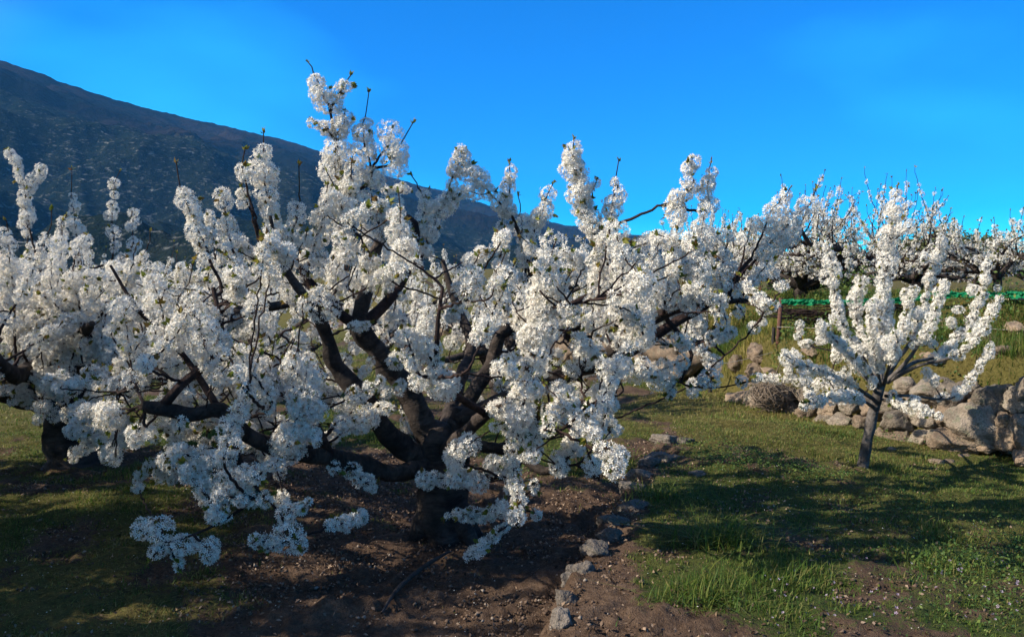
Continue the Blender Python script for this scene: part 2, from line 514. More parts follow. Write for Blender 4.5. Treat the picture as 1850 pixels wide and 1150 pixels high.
def build_ground():
    xs = axis(-5.2, 5.4, 0.024, 5000)
    ys = axis(2.9, 9.5, 0.022, 5000)
    X, Y = np.meshgrid(xs, ys, indexing='ij')
    Z = terrain(X, Y)
    g, d = turf_mask(X, Y)
    near = sstep(np.hypot(X, Y), 16, 9)
    Z = Z + near * g * 0.02
    clod = np.clip(fbm(X * 23, Y * 23, octv=2, seed=71) * .9 + .15, 0, 1)
    Z = Z + near * (1 - g) * (0.03 * clod * np.clip(.5 + fbm(X * 1.5, Y * 1.5, octv=2, seed=19), .1, 1.2) + 0.02 * fbm(X * 7, Y * 7, octv=3, seed=61))
    nx, ny = X.shape
    i, j = np.meshgrid(np.arange(nx - 1), np.arange(ny - 1), indexing='ij')
    a = (i * ny + j).ravel()
    b = Buf()
    b.add(np.stack([X, Y, Z], -1).reshape(-1, 3), np.stack([a, a + ny, a + ny + 1, a + 1], 1))
    o = b.build('ground', M['ground'], smooth=True, attrs={'turf': g.ravel(), 'dry': d.ravel()})
    tag(o, 'brown soil with patches of short grass under the cherry trees', 'ground', kind='structure')
build_ground()

# ------------------------------------------------------------------ mountains
def build_hills():
    RX = np.array([-900, -500, -200, 0, 140, 280, 400, 500, 580, 660, 740, 870, 1000, 1100, 1250, 1380, 1450, 1520, 1700, 2000, 2600])
    RY = np.array([-60, -10, 55, 110, 158, 200, 228, 252, 275, 305, 330, 366, 402, 420, 434, 440, 466, 486, 492, 492, 495])
    naz, nt = 620, 190
    az = np.linspace(R(-52), R(50), naz)
    px = 925 + F * np.tan(az)
    py = np.interp(px, RX, RY)
    k = 7
    py = np.convolve(np.pad(py, k, 'edge'), np.ones(2 * k + 1) / (2 * k + 1), 'valid')
    el = np.arctan((524 - py) / F * np.cos(az))
    Rr = 2500 + 500 * np.sin(az * 3 + 1) + 700 * sstep(px, 900, 1500)
    t = np.concatenate([np.linspace(0, 1, nt), np.linspace(1.02, 1.5, 14)])
    r0 = 170.0
    T, A = np.meshgrid(t, az, indexing='ij')
    RR = r0 + (Rr[None] - r0) * T
    top = CAM_Z + Rr * np.tan(el)
    shp = np.where(T <= 1, 0.42 * T + 0.58 * T ** 1.6, 1 - (T - 1) * 1.6)
    X, Y = RR * np.sin(A), RR * np.cos(A)
    base = -16.0
    Z = base + (top[None] - base) * shp
    env = np.clip(T, 0, 1) * np.clip(1.03 - T, 0.03, 1) * 4 * np.clip(top[None] / 400, .15, 1)
    rid = 1 - np.abs(fbm(X / 520 + .3 * fbm(X / 300, Y / 300, seed=2), Y / 700, octv=4, seed=81))
    Z = Z + env * (120 * (rid - .75) + 5 * fbm(X / 110, Y / 110, octv=2, seed=8))
    gul = np.abs(fbm(A * 11 + T * 1.6, T * 1.1 + A * 2, octv=4, seed=31))
    Z = Z + env * 14 * (.35 - gul)
    Z = Z + np.clip(T * 3, 0, 1) * (1.6 * fbm(X / 28, Y / 28, octv=2, seed=12) + 1.6 * vnoise(X / 9, Y / 9, seed=4))
    frac = (Z - base) / np.maximum(top[None] - base, 5)
    bound = np.interp(px, [-900, 0, 300, 600, 900, 1300, 2600], [.72, .72, .62, .52, .45, .4, .4])[None]
    orch = sstep(frac + .10 * fbm(X / 260, Y / 260, octv=4, seed=55), bound + .05, bound - .05)
    n, m = X.shape
    i, j = np.meshgrid(np.arange(n - 1), np.arange(m - 1), indexing='ij')
    a = (i * m + j).ravel()
    b = Buf()
    b.add(np.stack([X, Y, Z], -1).reshape(-1, 3), np.stack([a, a + 1, a + m + 1, a + m], 1))
    o = b.build('mountain', M['hill'], smooth=True, attrs={'orchard': orch.ravel()})
    tag(o, 'long dark mountain ridge sloping down behind the orchard', 'mountain', kind='structure')
build_hills()

# ------------------------------------------------------------------ blossom machinery
def petal_flower(npet, cup, wide):
    v, f = [], []
    for k in range(npet):
        a = 2 * math.pi * k / npet
        def P(r, da, z): return (r * math.cos(a + da), r * math.sin(a + da), z)
        b = len(v)
        v += [P(.10, 0, 0), P(.62, wide, cup * .55), P(1.0, 0, cup), P(.62, -wide, cup * .55)]
        f.append((b, b + 3, b + 2, b + 1))
    return np.array(v, float), np.array(f)
FLOWERS = {2: petal_flower(5, .52, .34), 1: petal_flower(4, .55, .42), 0: petal_flower(3, .6, .7)}

def frames(nrm, rng):
    nrm = nrm / (np.linalg.norm(nrm, axis=1)[:, None] + 1e-9)
    h = rng.normal(size=nrm.shape)
    u = np.cross(nrm, h); u /= np.linalg.norm(u, axis=1)[:, None] + 1e-9
    return u, np.cross(nrm, u), nrm

def put(buf, tmpl, pos, nrm, size, rng):
    tv, tf = tmpl
    u, w, n = frames(nrm, rng)
    v = pos[:, None] + size[:, None, None] * (tv[None, :, :1] * u[:, None] + tv[None, :, 1:2] * w[:, None] + tv[None, :, 2:] * n[:, None])
    f = tf[None] + (np.arange(len(pos)) * len(tv))[:, None, None]
    buf.add(v.reshape(-1, 3), f.reshape(-1, 4))

LEAF = (np.array([(0, 0, 0), (.45, .28, .08), (1, 0, -.08), (.45, -.28, .08)], float), np.array([(0, 1, 2, 3)]))

def bloom(sleeves, rng, lod, leaf_rate=1.0):
    """sleeves: (points, radius, fullness) -> blossom, stalk and leaf buffers"""
    bl, lf = Buf(), Buf()
    C, Rr, Ax = [], [], []
    for pts, r, full in sleeves:
        p, _ = resample(pts, np.ones(len(pts)), 0.02)
        L = np.concatenate([[0], np.cumsum(np.linalg.norm(np.diff(p, axis=0), axis=1))])
        k = max(1, int(L[-1] / (r * (.9 if full >= 1 else 1.16))))
        s = (np.arange(k) + rng.uniform(.15, .85, k)) / k * L[-1]
        c = np.stack([np.interp(s, L, p[:, i]) for i in range(3)], 1)
        lump = rng.uniform(.62, 1.22, k)
        if k > 2: lump[-1] *= .8
        keep = rng.random(k) < full
        c = c + rng.normal(size=c.shape) * r * .2
        C.append(c[keep]); Rr.append((r * lump)[keep])
    C = np.vstack(C); Rr = np.concatenate(Rr)
    size0 = {2: .0150, 1: .0180, 0: .025}[lod]
    dens = {2: 165, 1: 70, 0: 28}[lod]
    N = np.maximum(3, (dens * (Rr / .075) ** 1.7 * rng.uniform(.8, 1.15, len(Rr)))).astype(int)
    idx = np.repeat(np.arange(len(C)), N)
    d = rng.normal(size=(len(idx), 3)); d /= np.linalg.norm(d, axis=1)[:, None]
    rad = Rr[idx] * rng.uniform(.76, 1.0, len(idx))
    # flowers hang in small umbels: cluster the directions a little
    lump = fbm(d[:, 0] * 2.3 + idx * 7.3, d[:, 1] * 2.3, d[:, 2] * 2.3, 2, 91)
    rad = rad * (1 + .17 * lump)
    ell = rng.uniform(.68, 1.18, (len(C), 3))
    pos = C[idx] + d * rad[:, None] * ell[idx]
    nrm = d + rng.normal(size=d.shape) * .26
    put(bl, FLOWERS[lod], pos, nrm, size0 * rng.uniform(.8, 1.2, len(idx)), rng)
    # reddish brown bud scales and stalks showing between the flowers
    nb = np.repeat(np.arange(len(C)), {2: 7, 1: 4, 0: 1}[lod])
    bd = rng.normal(size=(len(nb), 3)); bd /= np.linalg.norm(bd, axis=1)[:, None]
    put(lf, (LEAF[0] * (1, .5, 1) - (.5, 0, 0), LEAF[1]), C[nb] + bd * (Rr[nb] * rng.uniform(.75, .98, len(nb)))[:, None], rng.normal(size=bd.shape), rng.uniform(.012, .026, len(nb)) * (1 if lod == 2 else 1.3), rng)
    # young leaves: a tuft at the middle of some clusters
    q = rng.random(len(C)) < .55 * leaf_rate
    ci = np.where(q)[0]
    ci = np.repeat(ci, rng.integers(3, 8 if lod == 2 else 5, len(ci)))
    if len(ci):
        dirs = rng.normal(size=(len(C), 3)); dirs[:, 2] += .5; dirs[:, 1] -= .35
        dirs /= np.linalg.norm(dirs, axis=1)[:, None]
        ld = dirs[ci] + rng.normal(size=(len(ci), 3)) * .35
        lp = C[ci] + dirs[ci] * (Rr[ci] * .85)[:, None]
        ld /= np.linalg.norm(ld, axis=1)[:, None]
        # leaf template points along +x: build frames with u along ld
        h = rng.normal(size=ld.shape); w = np.cross(ld, h); w /= np.linalg.norm(w, axis=1)[:, None]
        nn = np.cross(ld, w)
        sz = rng.uniform(.02, .05, len(ci)) * (1.0 if lod else 1.5)
        tv, tf = LEAF
        v = lp[:, None] + sz[:, None, None] * (tv[None, :, :1] * ld[:, None] + tv[None, :, 1:2] * w[:, None] + tv[None, :, 2:] * nn[:, None])
        f = tf[None] + (np.arange(len(ci)) * 4)[:, None, None]
        lf.add(v.reshape(-1, 3), f.reshape(-1, 4))
    return bl, lf

def tip_leaves(buf, p, d, rng, n=5, s=.03):
    d = np.asarray(d, float); d = d / (np.linalg.norm(d) + 1e-9)
    for k in range(n):
        ld = d + rng.normal(size=3) * .45; ld /= np.linalg.norm(ld)
        w = np.cross(ld, rng.normal(size=3)); w /= np.linalg.norm(w)
        nn = np.cross(ld, w)
        tv = LEAF[0] * s * rng.uniform(.6, 1.2)
        buf.add(p - d * rng.uniform(0, .02) + tv[:, :1] * ld + tv[:, 1:2] * w + tv[:, 2:] * nn, LEAF[1])

class Limb:
    def __init__(s, p, rad, sides=10):
        s.main = (np.array(p, float), np.array(rad, float), sides)
        s.twigs, s.sleeves, s.tips = [], [], []
        q, r = resample(s.main[0], s.main[1], .05)
        s.nodes, s.nr = q, r

class Cherry:
    def __init__(s, base, seed, lod=2, barkmat='bark'):
        s.base, s.rng, s.lod, s.bark = np.array(base, float), np.random.default_rng(seed), lod, barkmat
        s.trunk, s.limbs, s.seed = [], [], seed
    def attach(s, p, upbias=.8, maxr=None):
        best = (1e9, None, None)
        for li in s.limbs:
            d = li.nodes - p
            c = np.linalg.norm(d, axis=1) + upbias * np.clip(d[:, 2] + .08, 0, None) + .35 * (li.nr > .05)
            k = int(np.argmin(c))
            if c[k] < best[0]: best = (c[k], li, k)
        return best[1], best[2]
    def shoot(s, pts, r, t0=.3, t1=1.0, tip=None, full=1.0, rb=.010, limb=None, node=True):
        """flowering shoot through pts (bottom to top); joined to the nearest limb"""
        rng = s.rng
        pts = np.array(pts, float)
        if limb is None:
            limb, k = s.attach(pts[0])
            pts = np.vstack([limb.nodes[k], pts])
        if len(pts) == 2:
            m = (pts[0] + pts[1]) / 2; m[2] -= .06 * np.linalg.norm(pts[1] - pts[0]); m += rng.normal(size=3) * .02
            pts = np.array([pts[0], m, pts[1]])
        q, _ = resample(pts, np.ones(len(pts)), .03)
        q = q + np.concatenate([np.zeros((1, 3)), rng.normal(size=(len(q) - 1, 3)) * .004])
        n = len(q)
        full_p = q
        if tip is not None:
            full_p = np.vstack([q, np.array(tip, float)])
        rad = np.linspace(rb, .0032, len(full_p))
        limb.twigs.append((full_p, rad))
        d = full_p[-1] - full_p[-2]
        limb.tips.append((full_p[-1], d))
        a, b = int(t0 * (n - 1)), max(int(t0 * (n - 1)) + 1, int(t1 * (n - 1)))
        a = min(a, n - 2)
        limb.sleeves.append((q[a:b + 1], r, full))
        if node:
            limb.nodes = np.vstack([limb.nodes, q[: max(2, a)]])
            limb.nr = np.concatenate([limb.nr, np.full(max(2, a), .01)[: len(q[: max(2, a)])]])
        return limb, q
    def build(s, name, label, group, per_limb=True, cat='cherry tree', leaf_rate=1.0, sides=16):
        rng = s.rng
        root = empty(name, s.base)
        tag(root, label, cat, group)
        tb = Buf()
        for p, rad in s.trunk:
            tube(tb, p, rad, sides, .04, .2, s.seed)
        if not per_limb:
            for li in s.limbs: tube(tb, li.main[0], li.main[1], 7, .08, .06, s.seed)
            wb = Buf()
            for li in s.limbs:
                for p, rad in li.twigs: tube(wb, p, rad, 4, .12, cap=False)
            tb.build('trunk', M[s.bark], root, True, True, local=s.base)
            wb.build('branches', M['twig'], root, True, True, local=s.base)
            sl_ = [x for li in s.limbs for x in li.sleeves]
            bl, lf = bloom(sl_, rng, s.lod, leaf_rate)
            for li in s.limbs:
                for p, d in li.tips: tip_leaves(lf, p, d, rng, 3, .04)
            bl.build('blossom', M['petal'], root, local=s.base)
            lf.build('leaves', M['leaf'], root, local=s.base)
            return root
        tb.build('trunk', M[s.bark], root, True, True, local=s.base)
        for li in s.limbs:
            lb = Buf()
            tube(lb, li.main[0], li.main[1], li.main[2], .035, .24, s.seed + 3)
            lo = lb.build('limb', M[s.bark], root, True, True, local=s.base)
            wb = Buf()
            for p, rad in li.twigs: tube(wb, p, rad, 6, .05, .05, 5)
            if wb.n: wb.build('twigs', M['twig'], lo, True, True, local=s.base)
            if li.sleeves:
                bl, lf = bloom(li.sleeves, rng, s.lod, leaf_rate)
                for p, d in li.tips: tip_leaves(lf, p, d, rng, 5, .032)
                bl.build('blossom', M['petal'], lo, local=s.base)
                lf.build('leaves', M['leaf'], lo, local=s.base)
        return root

def in_poly(px, py, poly):
    c = np.zeros(px.shape, bool)
    n = len(poly)
    for i in range(n):
        x1, y1 = poly[i]; x2, y2 = poly[(i + 1) % n]
        hit = ((y1 > py) != (y2 > py)) & (px < (x2 - x1) * (py - y1) / (y2 - y1 + 1e-12) + x1)
        c ^= hit
    return c

GROUP_TREES = 'blossoming cherry trees in the orchard'

# ------------------------------------------------------------------ the big cherry tree
def big_tree():
    bx, by, bz = ground_at(800, 975)
    D0 = by                                   # distance of the trunk
    k0 = D0 / 4.94
    P = lambda x, y, d: at(x, y, d * k0)
    T = Cherry((bx, by, bz), 11)
    foot = np.array((bx, by, bz - .12))
    T.trunk.append(([foot, P(800, 960, 4.94), P(795, 900, 4.94), P(793, 850, 4.95), P(790, 800, 4.95), P(785, 770, 4.95)], [.20, .165, .145, .15, .13, .09]))
    T.trunk.append(([P(812, 930, 4.98), P(822, 860, 5.0), P(826, 810, 5.02), P(826, 770, 5.03), P(835, 740, 5.05)], [.10, .095, .085, .075, .06]))
    for (dx, dy, ex, ey) in ((-.05, -.02, -.22, -.08), (.06, -.03, .22, -.10), (.05, .05, .24, .14), (-.05, .06, -.2, .16)):
        a = np.array((bx + dx, by + dy, bz + .22)); m = np.array((bx + (dx + ex) / 2, by + (dy + ey) / 2, bz + .08)); e = np.array((bx + ex, by + ey, bz - .04))
        T.trunk.append(([a, m, e], [.10, .075, .03]))
    def limb(spec, sides=12):
        pts = [P(x, y, d) for x, y, d, r in spec]
        li = Limb(pts, [r for *_, r in spec], sides)
        T.limbs.append(li)
        return li
    def branch(li, spec):
        pts = np.array([P(x, y, d) for x, y, d, r in spec]); rad = [r for *_, r in spec]
        li.twigs.append((pts, np.array(rad)))
        q, r = resample(pts, np.array(rad), .05)
        li.nodes = np.vstack([li.nodes, q]); li.nr = np.concatenate([li.nr, r])
    # central limb up to the fork and the high leader
    A = limb([(782, 800, 4.95, .085), (735, 705, 4.9, .078), (690, 645, 4.85, .068), (650, 588, 4.8, .06), (664, 520, 4.85, .045), (672, 470, 4.9, .034), (690, 425, 4.95, .024), (700, 370, 5.0, .012)], 14)
    branch(A, [(652, 590, 4.8, .04), (700, 545, 4.85, .034), (735, 490, 4.9, .028), (752, 420, 4.9, .024), (738, 394, 4.9, .022), (690, 386, 4.88, .02), (642, 384, 4.85, .018), (622, 350, 4.84, .015), (612, 290, 4.82, .012), (601, 225, 4.8, .009), (594, 188, 4.8, .006)])
    branch(A, [(650, 590, 4.8, .045), (612, 565, 4.75, .035), (560, 510, 4.7, .03), (535, 470, 4.7, .02)])
    B = limb([(772, 835, 4.93, .08), (712, 797, 4.8, .07), (645, 705, 4.7, .062), (603, 655, 4.65, .052), (592, 610, 4.6, .045), (570, 560, 4.5, .035), (525, 500, 4.5, .026), (500, 450, 4.5, .018), (488, 390, 4.5, .01)], 12)
    C = limb([(778, 838, 4.9, .06), (745, 848, 4.8, .06), (700, 853, 4.7, .058), (620, 830, 4.5, .054), (530, 815, 4.32, .05), (450, 788, 4.2, .048), (398, 742, 4.13, .045), (345, 748, 4.08, .042), (290, 738, 4.03, .038), (262, 735, 4.02, .03)], 12)
    branch(C, [(290, 738, 4.03, .03), (330, 692, 4.05, .026), (375, 655, 4.1, .022), (400, 600, 4.15, .016), (385, 520, 4.2, .012)])
    branch(C, [(398, 742, 4.13, .022), (330, 640, 4.3, .016), (250, 560, 4.4, .012), (200, 480, 4.45, .008)])
    branch(C, [(425, 775, 4.17, .022), (433, 835, 4.1, .02), (465, 885, 4.0, .012), (420, 930, 3.95, .008), (350, 965, 3.9, .006), (300, 980, 3.88, .004)])
    branch(C, [(465, 885, 4.0, .009), (500, 920, 3.95, .007), (530, 975, 3.9, .004)])
    branch(C, [(600, 828, 4.45, .03), (560, 740, 4.3, .018), (540, 680, 4.2, .012)])
    Dl = limb([(828, 790, 5.02, .06), (850, 720, 5.1, .052), (888, 655, 5.18, .046), (905, 605, 5.2, .042), (942, 578, 5.2, .036), (962, 520, 5.2, .026), (948, 450, 5.15, .018), (925, 390, 5.1, .01)], 10)
    E = limb([(832, 760, 5.0, .06), (930, 712, 4.92, .055), (1030, 672, 4.85, .05), (1095, 640, 4.8, .046), (1150, 592, 4.75, .04), (1235, 552, 4.7, .03), (1310, 545, 4.7, .02), (1390, 538, 4.7, .01)], 12)
    branch(E, [(1030, 672, 4.85, .04), (1110, 652, 4.9, .038), (1215, 585, 4.95, .034), (1285, 545, 5.0, .026), (1345, 480, 5.0, .016), (1400, 420, 5.0, .011)])
    branch(E, [(1200, 570, 4.8, .016), (1250, 640, 4.75, .012), (1230, 690, 4.75, .009), (1290, 700, 4.7, .006), (1350, 690, 4.7, .004)])
    Fb = limb([(800, 800, 5.05, .06), (825, 700, 5.5, .05), (850, 620, 5.85, .042), (820, 540, 6.1, .03), (800, 470, 6.2, .015)], 10)
    branch(Fb, [(850, 620, 5.85, .034), (960, 580, 6.1, .026), (1080, 520, 6.25, .018), (1120, 440, 6.3, .01)])
    branch(Fb, [(830, 690, 5.55, .034), (720, 620, 6.0, .026), (600, 560, 6.2, .018), (520, 480, 6.3, .01)])
    G = limb([(805, 815, 4.88, .055), (870, 755, 4.5, .04), (935, 715, 4.15, .03), (958, 650, 4.02, .022), (978, 560, 4.0, .016)], 10)
    branch(G, [(880, 750, 4.45, .022), (800, 690, 4.1, .018), (790, 600, 3.95, .012), (800, 520, 3.95, .008)])
    H = limb([(822, 805, 4.95, .05), (890, 808, 4.8, .038), (940, 825, 4.62, .03), (990, 850, 4.5, .022), (1045, 800, 4.4, .016), (1085, 730, 4.35, .01)], 10)
    branch(H, [(940, 828, 4.62, .02), (930, 870, 4.5, .012), (950, 920, 4.42, .007)])
    # traced shoots: points bottom to top, distance, radius in photo pixels, flowered span, bare tip
    S = [
     ([(400, 520), (375, 455), (348, 395), (324, 335)], 4.3, 20, .45, 1, (318, 292)),
     ([(470, 440), (455, 390), (437, 335)], 4.5, 15, .72, 1, None),
     ([(462, 400), (441, 322), (438, 296)], 4.45, 17, .75, 1, (443, 266)),
     ([(500, 460), (490, 400), (479, 330), (476, 270)], 4.55, 18, .1, 1, (476, 236)),
     ([(430, 500), (410, 410), (398, 345)], 4.4, 19, .2, 1, None),
     ([(520, 480), (535, 390), (541, 345)], 4.6, 19, .2, .9, (540, 296)),
     ([(560, 470), (585, 390), (600, 335)], 4.7, 23, .1, 1, None),
     ([(612, 345), (605, 290), (612, 250)], 4.82, 30, .0, 1, None),
     ([(640, 400), (630, 330), (640, 275)], 4.75, 26, .2, 1, None),
     ([(605, 250), (622, 225), (624, 200)], 4.8, 18, .3, 1, None),
     ([(600, 240), (580, 225), (562, 216)], 4.8, 13, .3, 1, None),
     ([(594, 190), (578, 160), (564, 122)], 4.8, 21, .2, .95, (556, 112)),
     ([(597, 198), (612, 175), (627, 148)], 4.8, 16, .6, 1, (636, 133)),
     ([(672, 325), (660, 265), (657, 215)], 4.85, 19, .35, 1, (667, 163)),
     ([(675, 300), (700, 262), (711, 228)], 4.85, 18, .65, 1, None),
     ([(672, 305), (705, 295), (722, 260)], 4.85, 24, .4, 1, (747, 220)),
     ([(690, 420), (672, 360), (668, 315)], 4.85, 26, .2, 1, None),
     ([(720, 470), (715, 410), (700, 345)], 4.85, 24, .2, 1, None),
     ([(750, 420), (770, 370), (752, 330)], 4.95, 15, .3, .9, (742, 315)),
     ([(760, 470), (790, 390), (815, 330), (840, 272)], 5.0, 17, .2, 1, None),
     ([(760, 420), (800, 375), (835, 345), (872, 352)], 5.0, 15, .2, .98, (884, 348)),
     ([(838, 300), (838, 275)], 5.0, 19, .0, 1, None),
     ([(910, 480), (908, 400), (920, 350), (919, 300)], 5.1, 14, .0, .98, (921, 293)),
     ([(955, 440), (975, 395), (992, 345)], 5.1, 15, .1, 1, (1000, 330)),
     ([(950, 500), (945, 430), (940, 370)], 5.15, 18, .3, .9, (935, 350)),
     ([(1075, 430), (1055, 380), (1045, 335), (1036, 262)], 4.7, 18, .5, 1, (1037, 250)),
     ([(1037, 300), (1036, 268)], 4.7, 21, .0, 1, None),
     ([(1055, 370), (1070, 340), (1077, 322)], 4.75, 12, .5, 1, None),
     ([(1085, 520), (1092, 450), (1105, 380), (1113, 318)], 4.7, 18, .0, .98, (1118, 288)),
     ([(1120, 560), (1125, 500), (1120, 440), (1105, 400)], 4.5, 21, .1, 1, None),
     ([(1165, 590), (1180, 500), (1190, 430), (1185, 420)], 4.5, 20, .2, 1, None),
     ([(1200, 560), (1215, 470), (1225, 400), (1240, 345)], 4.6, 22, .2, 1, None),
     ([(1238, 350), (1248, 310), (1249, 282)], 4.6, 16, .55, 1, None),
     ([(1275, 380), (1278, 345), (1282, 305)], 4.65, 18, .6, 1, (1286, 290)),
     ([(1255, 540), (1262, 470), (1270, 400), (1272, 375)], 4.55, 21, .1, 1, None),
     ([(1300, 540), (1305, 480), (1315, 430)], 4.7, 17, .2, 1, None),
     ([(1320, 520), (1370, 440), (1390, 390), (1420, 350)], 4.75, 17, .68, 1, (1428, 338)),
     ([(1345, 490), (1395, 435), (1440, 390), (1466, 368)], 4.8, 24, .35, 1, (1474, 340)),
     ([(1310, 540), (1340, 470), (1358, 400)], 4.8, 13, .8, 1, None),
     ([(1330, 545), (1360, 510), (1390, 470)], 4.7, 20, .2, 1, None),
     ([(1160, 600), (1150, 560), (1165, 520)], 4.3, 30, .0, 1, None),
     ([(940, 740), (955, 690), (970, 620), (985, 550)], 3.98, 29, .0, 1, None),
     ([(978, 580), (990, 500), (1003, 430)], 4.0, 27, .0, 1, None),
     ([(1012, 845), (1040, 800), (1065, 750)], 4.4, 22, .0, 1, None),
     ([(1065, 760), (1085, 710), (1100, 680)], 4.35, 26, .0, 1, None),
     ([(1100, 690), (1135, 670), (1180, 680)], 4.5, 24, .0, 1, None),
     ([(1180, 680), (1215, 660), (1235, 650)], 4.7, 18, .2, 1, None),
     ([(935, 790), (930, 740), (925, 700)], 4.2, 27, .0, 1, None),
     ([(880, 850), (900, 835), (922, 838)], 4.5, 14, .0, 1, None),
     ([(760, 680), (745, 640), (735, 600)], 4.0, 26, .2, 1, None),
     ([(800, 700), (775, 640), (770, 560)], 4.0, 24, .0, 1, None),
     ([(560, 740), (548, 700), (560, 650)], 4.15, 28, .0, 1, None),
     ([(520, 800), (535, 760), (552, 710)], 4.1, 27, .0, 1, None),
     ([(380, 650), (360, 590), (340, 530)], 4.05, 30, .0, 1, None),
     ([(300, 610), (290, 550), (275, 510)], 4.2, 28, .0, 1, None),
     ([(420, 870), (465, 860), (505, 830)], 4.0, 30, .0, 1, None),
     ([(390, 900), (440, 900), (480, 912)], 3.95, 22, .0, 1, None),
     ([(340, 850), (370, 872), (400, 880)], 4.0, 20, .0, 1, None),
     ([(300, 820), (325, 850), (345, 860)], 4.0, 20, .0, 1, None),
    ]
    for pts, d, r, t0, t1, tip in S:
        T.shoot([P(x, y, d) for x, y in pts], r * d * k0 / F, t0, t1, None if tip is None else P(tip[0], tip[1], d), rb=.011 if len(pts) > 2 else .007)
    # single hanging pompoms low in the crown
    POM = [(245, 960, 3.9, 22), (285, 945, 3.9, 24), (326, 982, 3.88, 26), (264, 1014, 3.86, 22), (380, 1010, 3.88, 22), (459, 979, 3.9, 16), (484, 995, 3.9, 12),
           (515, 938, 3.92, 22), (530, 962, 3.9, 22), (542, 985, 3.9, 18), (558, 907, 3.95, 11), (322, 1030, 3.86, 10), (656, 933, 4.3, 12), (768, 872, 4.5, 15), (812, 862, 4.45, 13), (812, 878, 4.4, 16),
           (812, 935, 4.5, 9), (843, 935, 4.5, 12), (885, 922, 4.4, 13), (922, 932, 4.4, 17), (972, 934, 4.4, 15), (846, 1008, 4.35, 10), (878, 985, 4.4, 8), (915, 890, 4.5, 18), (975, 868, 4.5, 18),
           (1045, 800, 4.35, 20), (675, 885, 4.5, 13), (610, 855, 4.4, 12), (155, 748, 4.4, 15), (190, 768, 4.3, 18), (430, 780, 4.1, 18), (245, 780, 4.05, 24), (243, 800, 4.05, 18), (325, 780, 4.0, 17),
           (230, 560, 4.3, 24), (470, 560, 4.2, 28), (590, 560, 4.5, 26), (640, 760, 4.5, 20), (700, 740, 4.6, 18), (690, 690, 4.5, 16),
           (1210, 718, 4.7, 9), (1248, 705, 4.7, 14), (1262, 695, 4.7, 13), (1290, 690, 4.7, 15), (1340, 690, 4.65, 12), (1370, 682, 4.6, 8), (1230, 620, 4.6, 16), (1320, 600, 4.65, 11), (1345, 575, 4.65, 13)]
    rng = T.rng
    for x, y, d, r in POM:
        p = P(x, y, d)
        T.shoot([p + rng.normal(size=3) * .012 + (0, 0, .015), p], 1.12 * r * d * k0 / F, .45, 1, None, rb=.008, node=False)
    # the rest of the crown, filled through its whole depth
    fill = [
     ([(230, 520), (330, 430), (420, 400), (560, 400), (600, 330), (700, 330), (750, 420), (775, 470), (800, 560), (760, 660), (620, 680), (480, 660), (400, 720), (280, 700), (210, 640)], 48, 1.0),
     ([(830, 470), (900, 420), (1000, 420), (1120, 420), (1250, 420), (1330, 450), (1400, 470), (1370, 530), (1290, 560), (1190, 610), (1140, 690), (1080, 760), (960, 790), (860, 760), (800, 680), (800, 560)], 50, 1.0),
     ([(480, 660), (620, 680), (760, 660), (860, 760), (960, 790), (1080, 760), (1030, 830), (900, 850), (820, 800), (700, 790), (560, 800), (420, 830), (300, 800), (280, 700)], 12, .8),
    ]
    cen, hw = 815.0, 640.0
    for poly, cnt, vol in fill:
        poly = np.array(poly, float)
        lo, hi = poly.min(0), poly.max(0)
        got = 0
        while got < cnt:
            x, y = rng.uniform(lo, hi)
            if not in_poly(np.array([x]), np.array([y]), poly)[0]: continue
            if 765 < x < 850 and 400 < y < 500: continue
            if 660 < x < 900 and y > 740: continue
            hd = 1.45 * math.sqrt(max(.05, 1 - ((x - cen) / hw) ** 2)) * vol + .15
            d = 4.95 + rng.uniform(-1, 1) ** 1 * hd
            if d < 4.6 and 560 < x < 900 and y > 500 and rng.random() < .85: continue
            got += 1
            tip = P(x, y, d)
            L = rng.uniform(.18, .55)
            lean = rng.normal(size=3) * .35; lean[2] = 1.0
            if y > 650: lean[2] = rng.uniform(-.3, .9)
            lean /= np.linalg.norm(lean)
            low = tip - lean * L
            r = rng.uniform(.044, .068)
            T.shoot([low, (low + tip) / 2 + rng.normal(size=3) * .02, tip], r, rng.uniform(.35, .6), 1, tip + lean * rng.uniform(.03, .15) if rng.random() < .5 else None, full=rng.uniform(.6, .95), rb=.009)
    fill.append(([(110, 640), (330, 620), (560, 640), (600, 760), (520, 800), (400, 850), (250, 850), (130, 790)], 25, .6))
    # short spurs carrying one pompom each, all through the crown
    for poly, cnt, vol in fill:
        poly = np.array(poly, float)
        lo, hi = poly.min(0), poly.max(0)
        got = 0
        while got < (30 if cnt < 20 else 70 if cnt < 30 else 95):
            x, y = rng.uniform(lo, hi)
            if not in_poly(np.array([x]), np.array([y]), poly)[0] or (765 < x < 850 and 400 < y < 500) or (660 < x < 900 and y > 740): continue
            hd = 1.3 * math.sqrt(max(.05, 1 - ((x - cen) / hw) ** 2)) * vol + .1
            d = 4.95 + rng.uniform(-1, 1) * hd
            if d < 4.5 and 560 < x < 900 and y > 520: continue
            got += 1
            tip = P(x, y, d)
            L = rng.uniform(.10, .22)
            lean = rng.normal(size=3) * .6; lean[2] += .5; lean /= np.linalg.norm(lean)
            T.shoot([tip - lean * L, tip - lean * L * .4 + rng.normal(size=3) * .015, tip], rng.uniform(.030, .052), .72, 1, tip + lean * .07 if rng.random() < .2 else None, rb=.0055, node=False)
    return T.build('cherry_tree', 'big gnarled cherry tree in full white blossom with a dark forked trunk', GROUP_TREES)
big_tree()

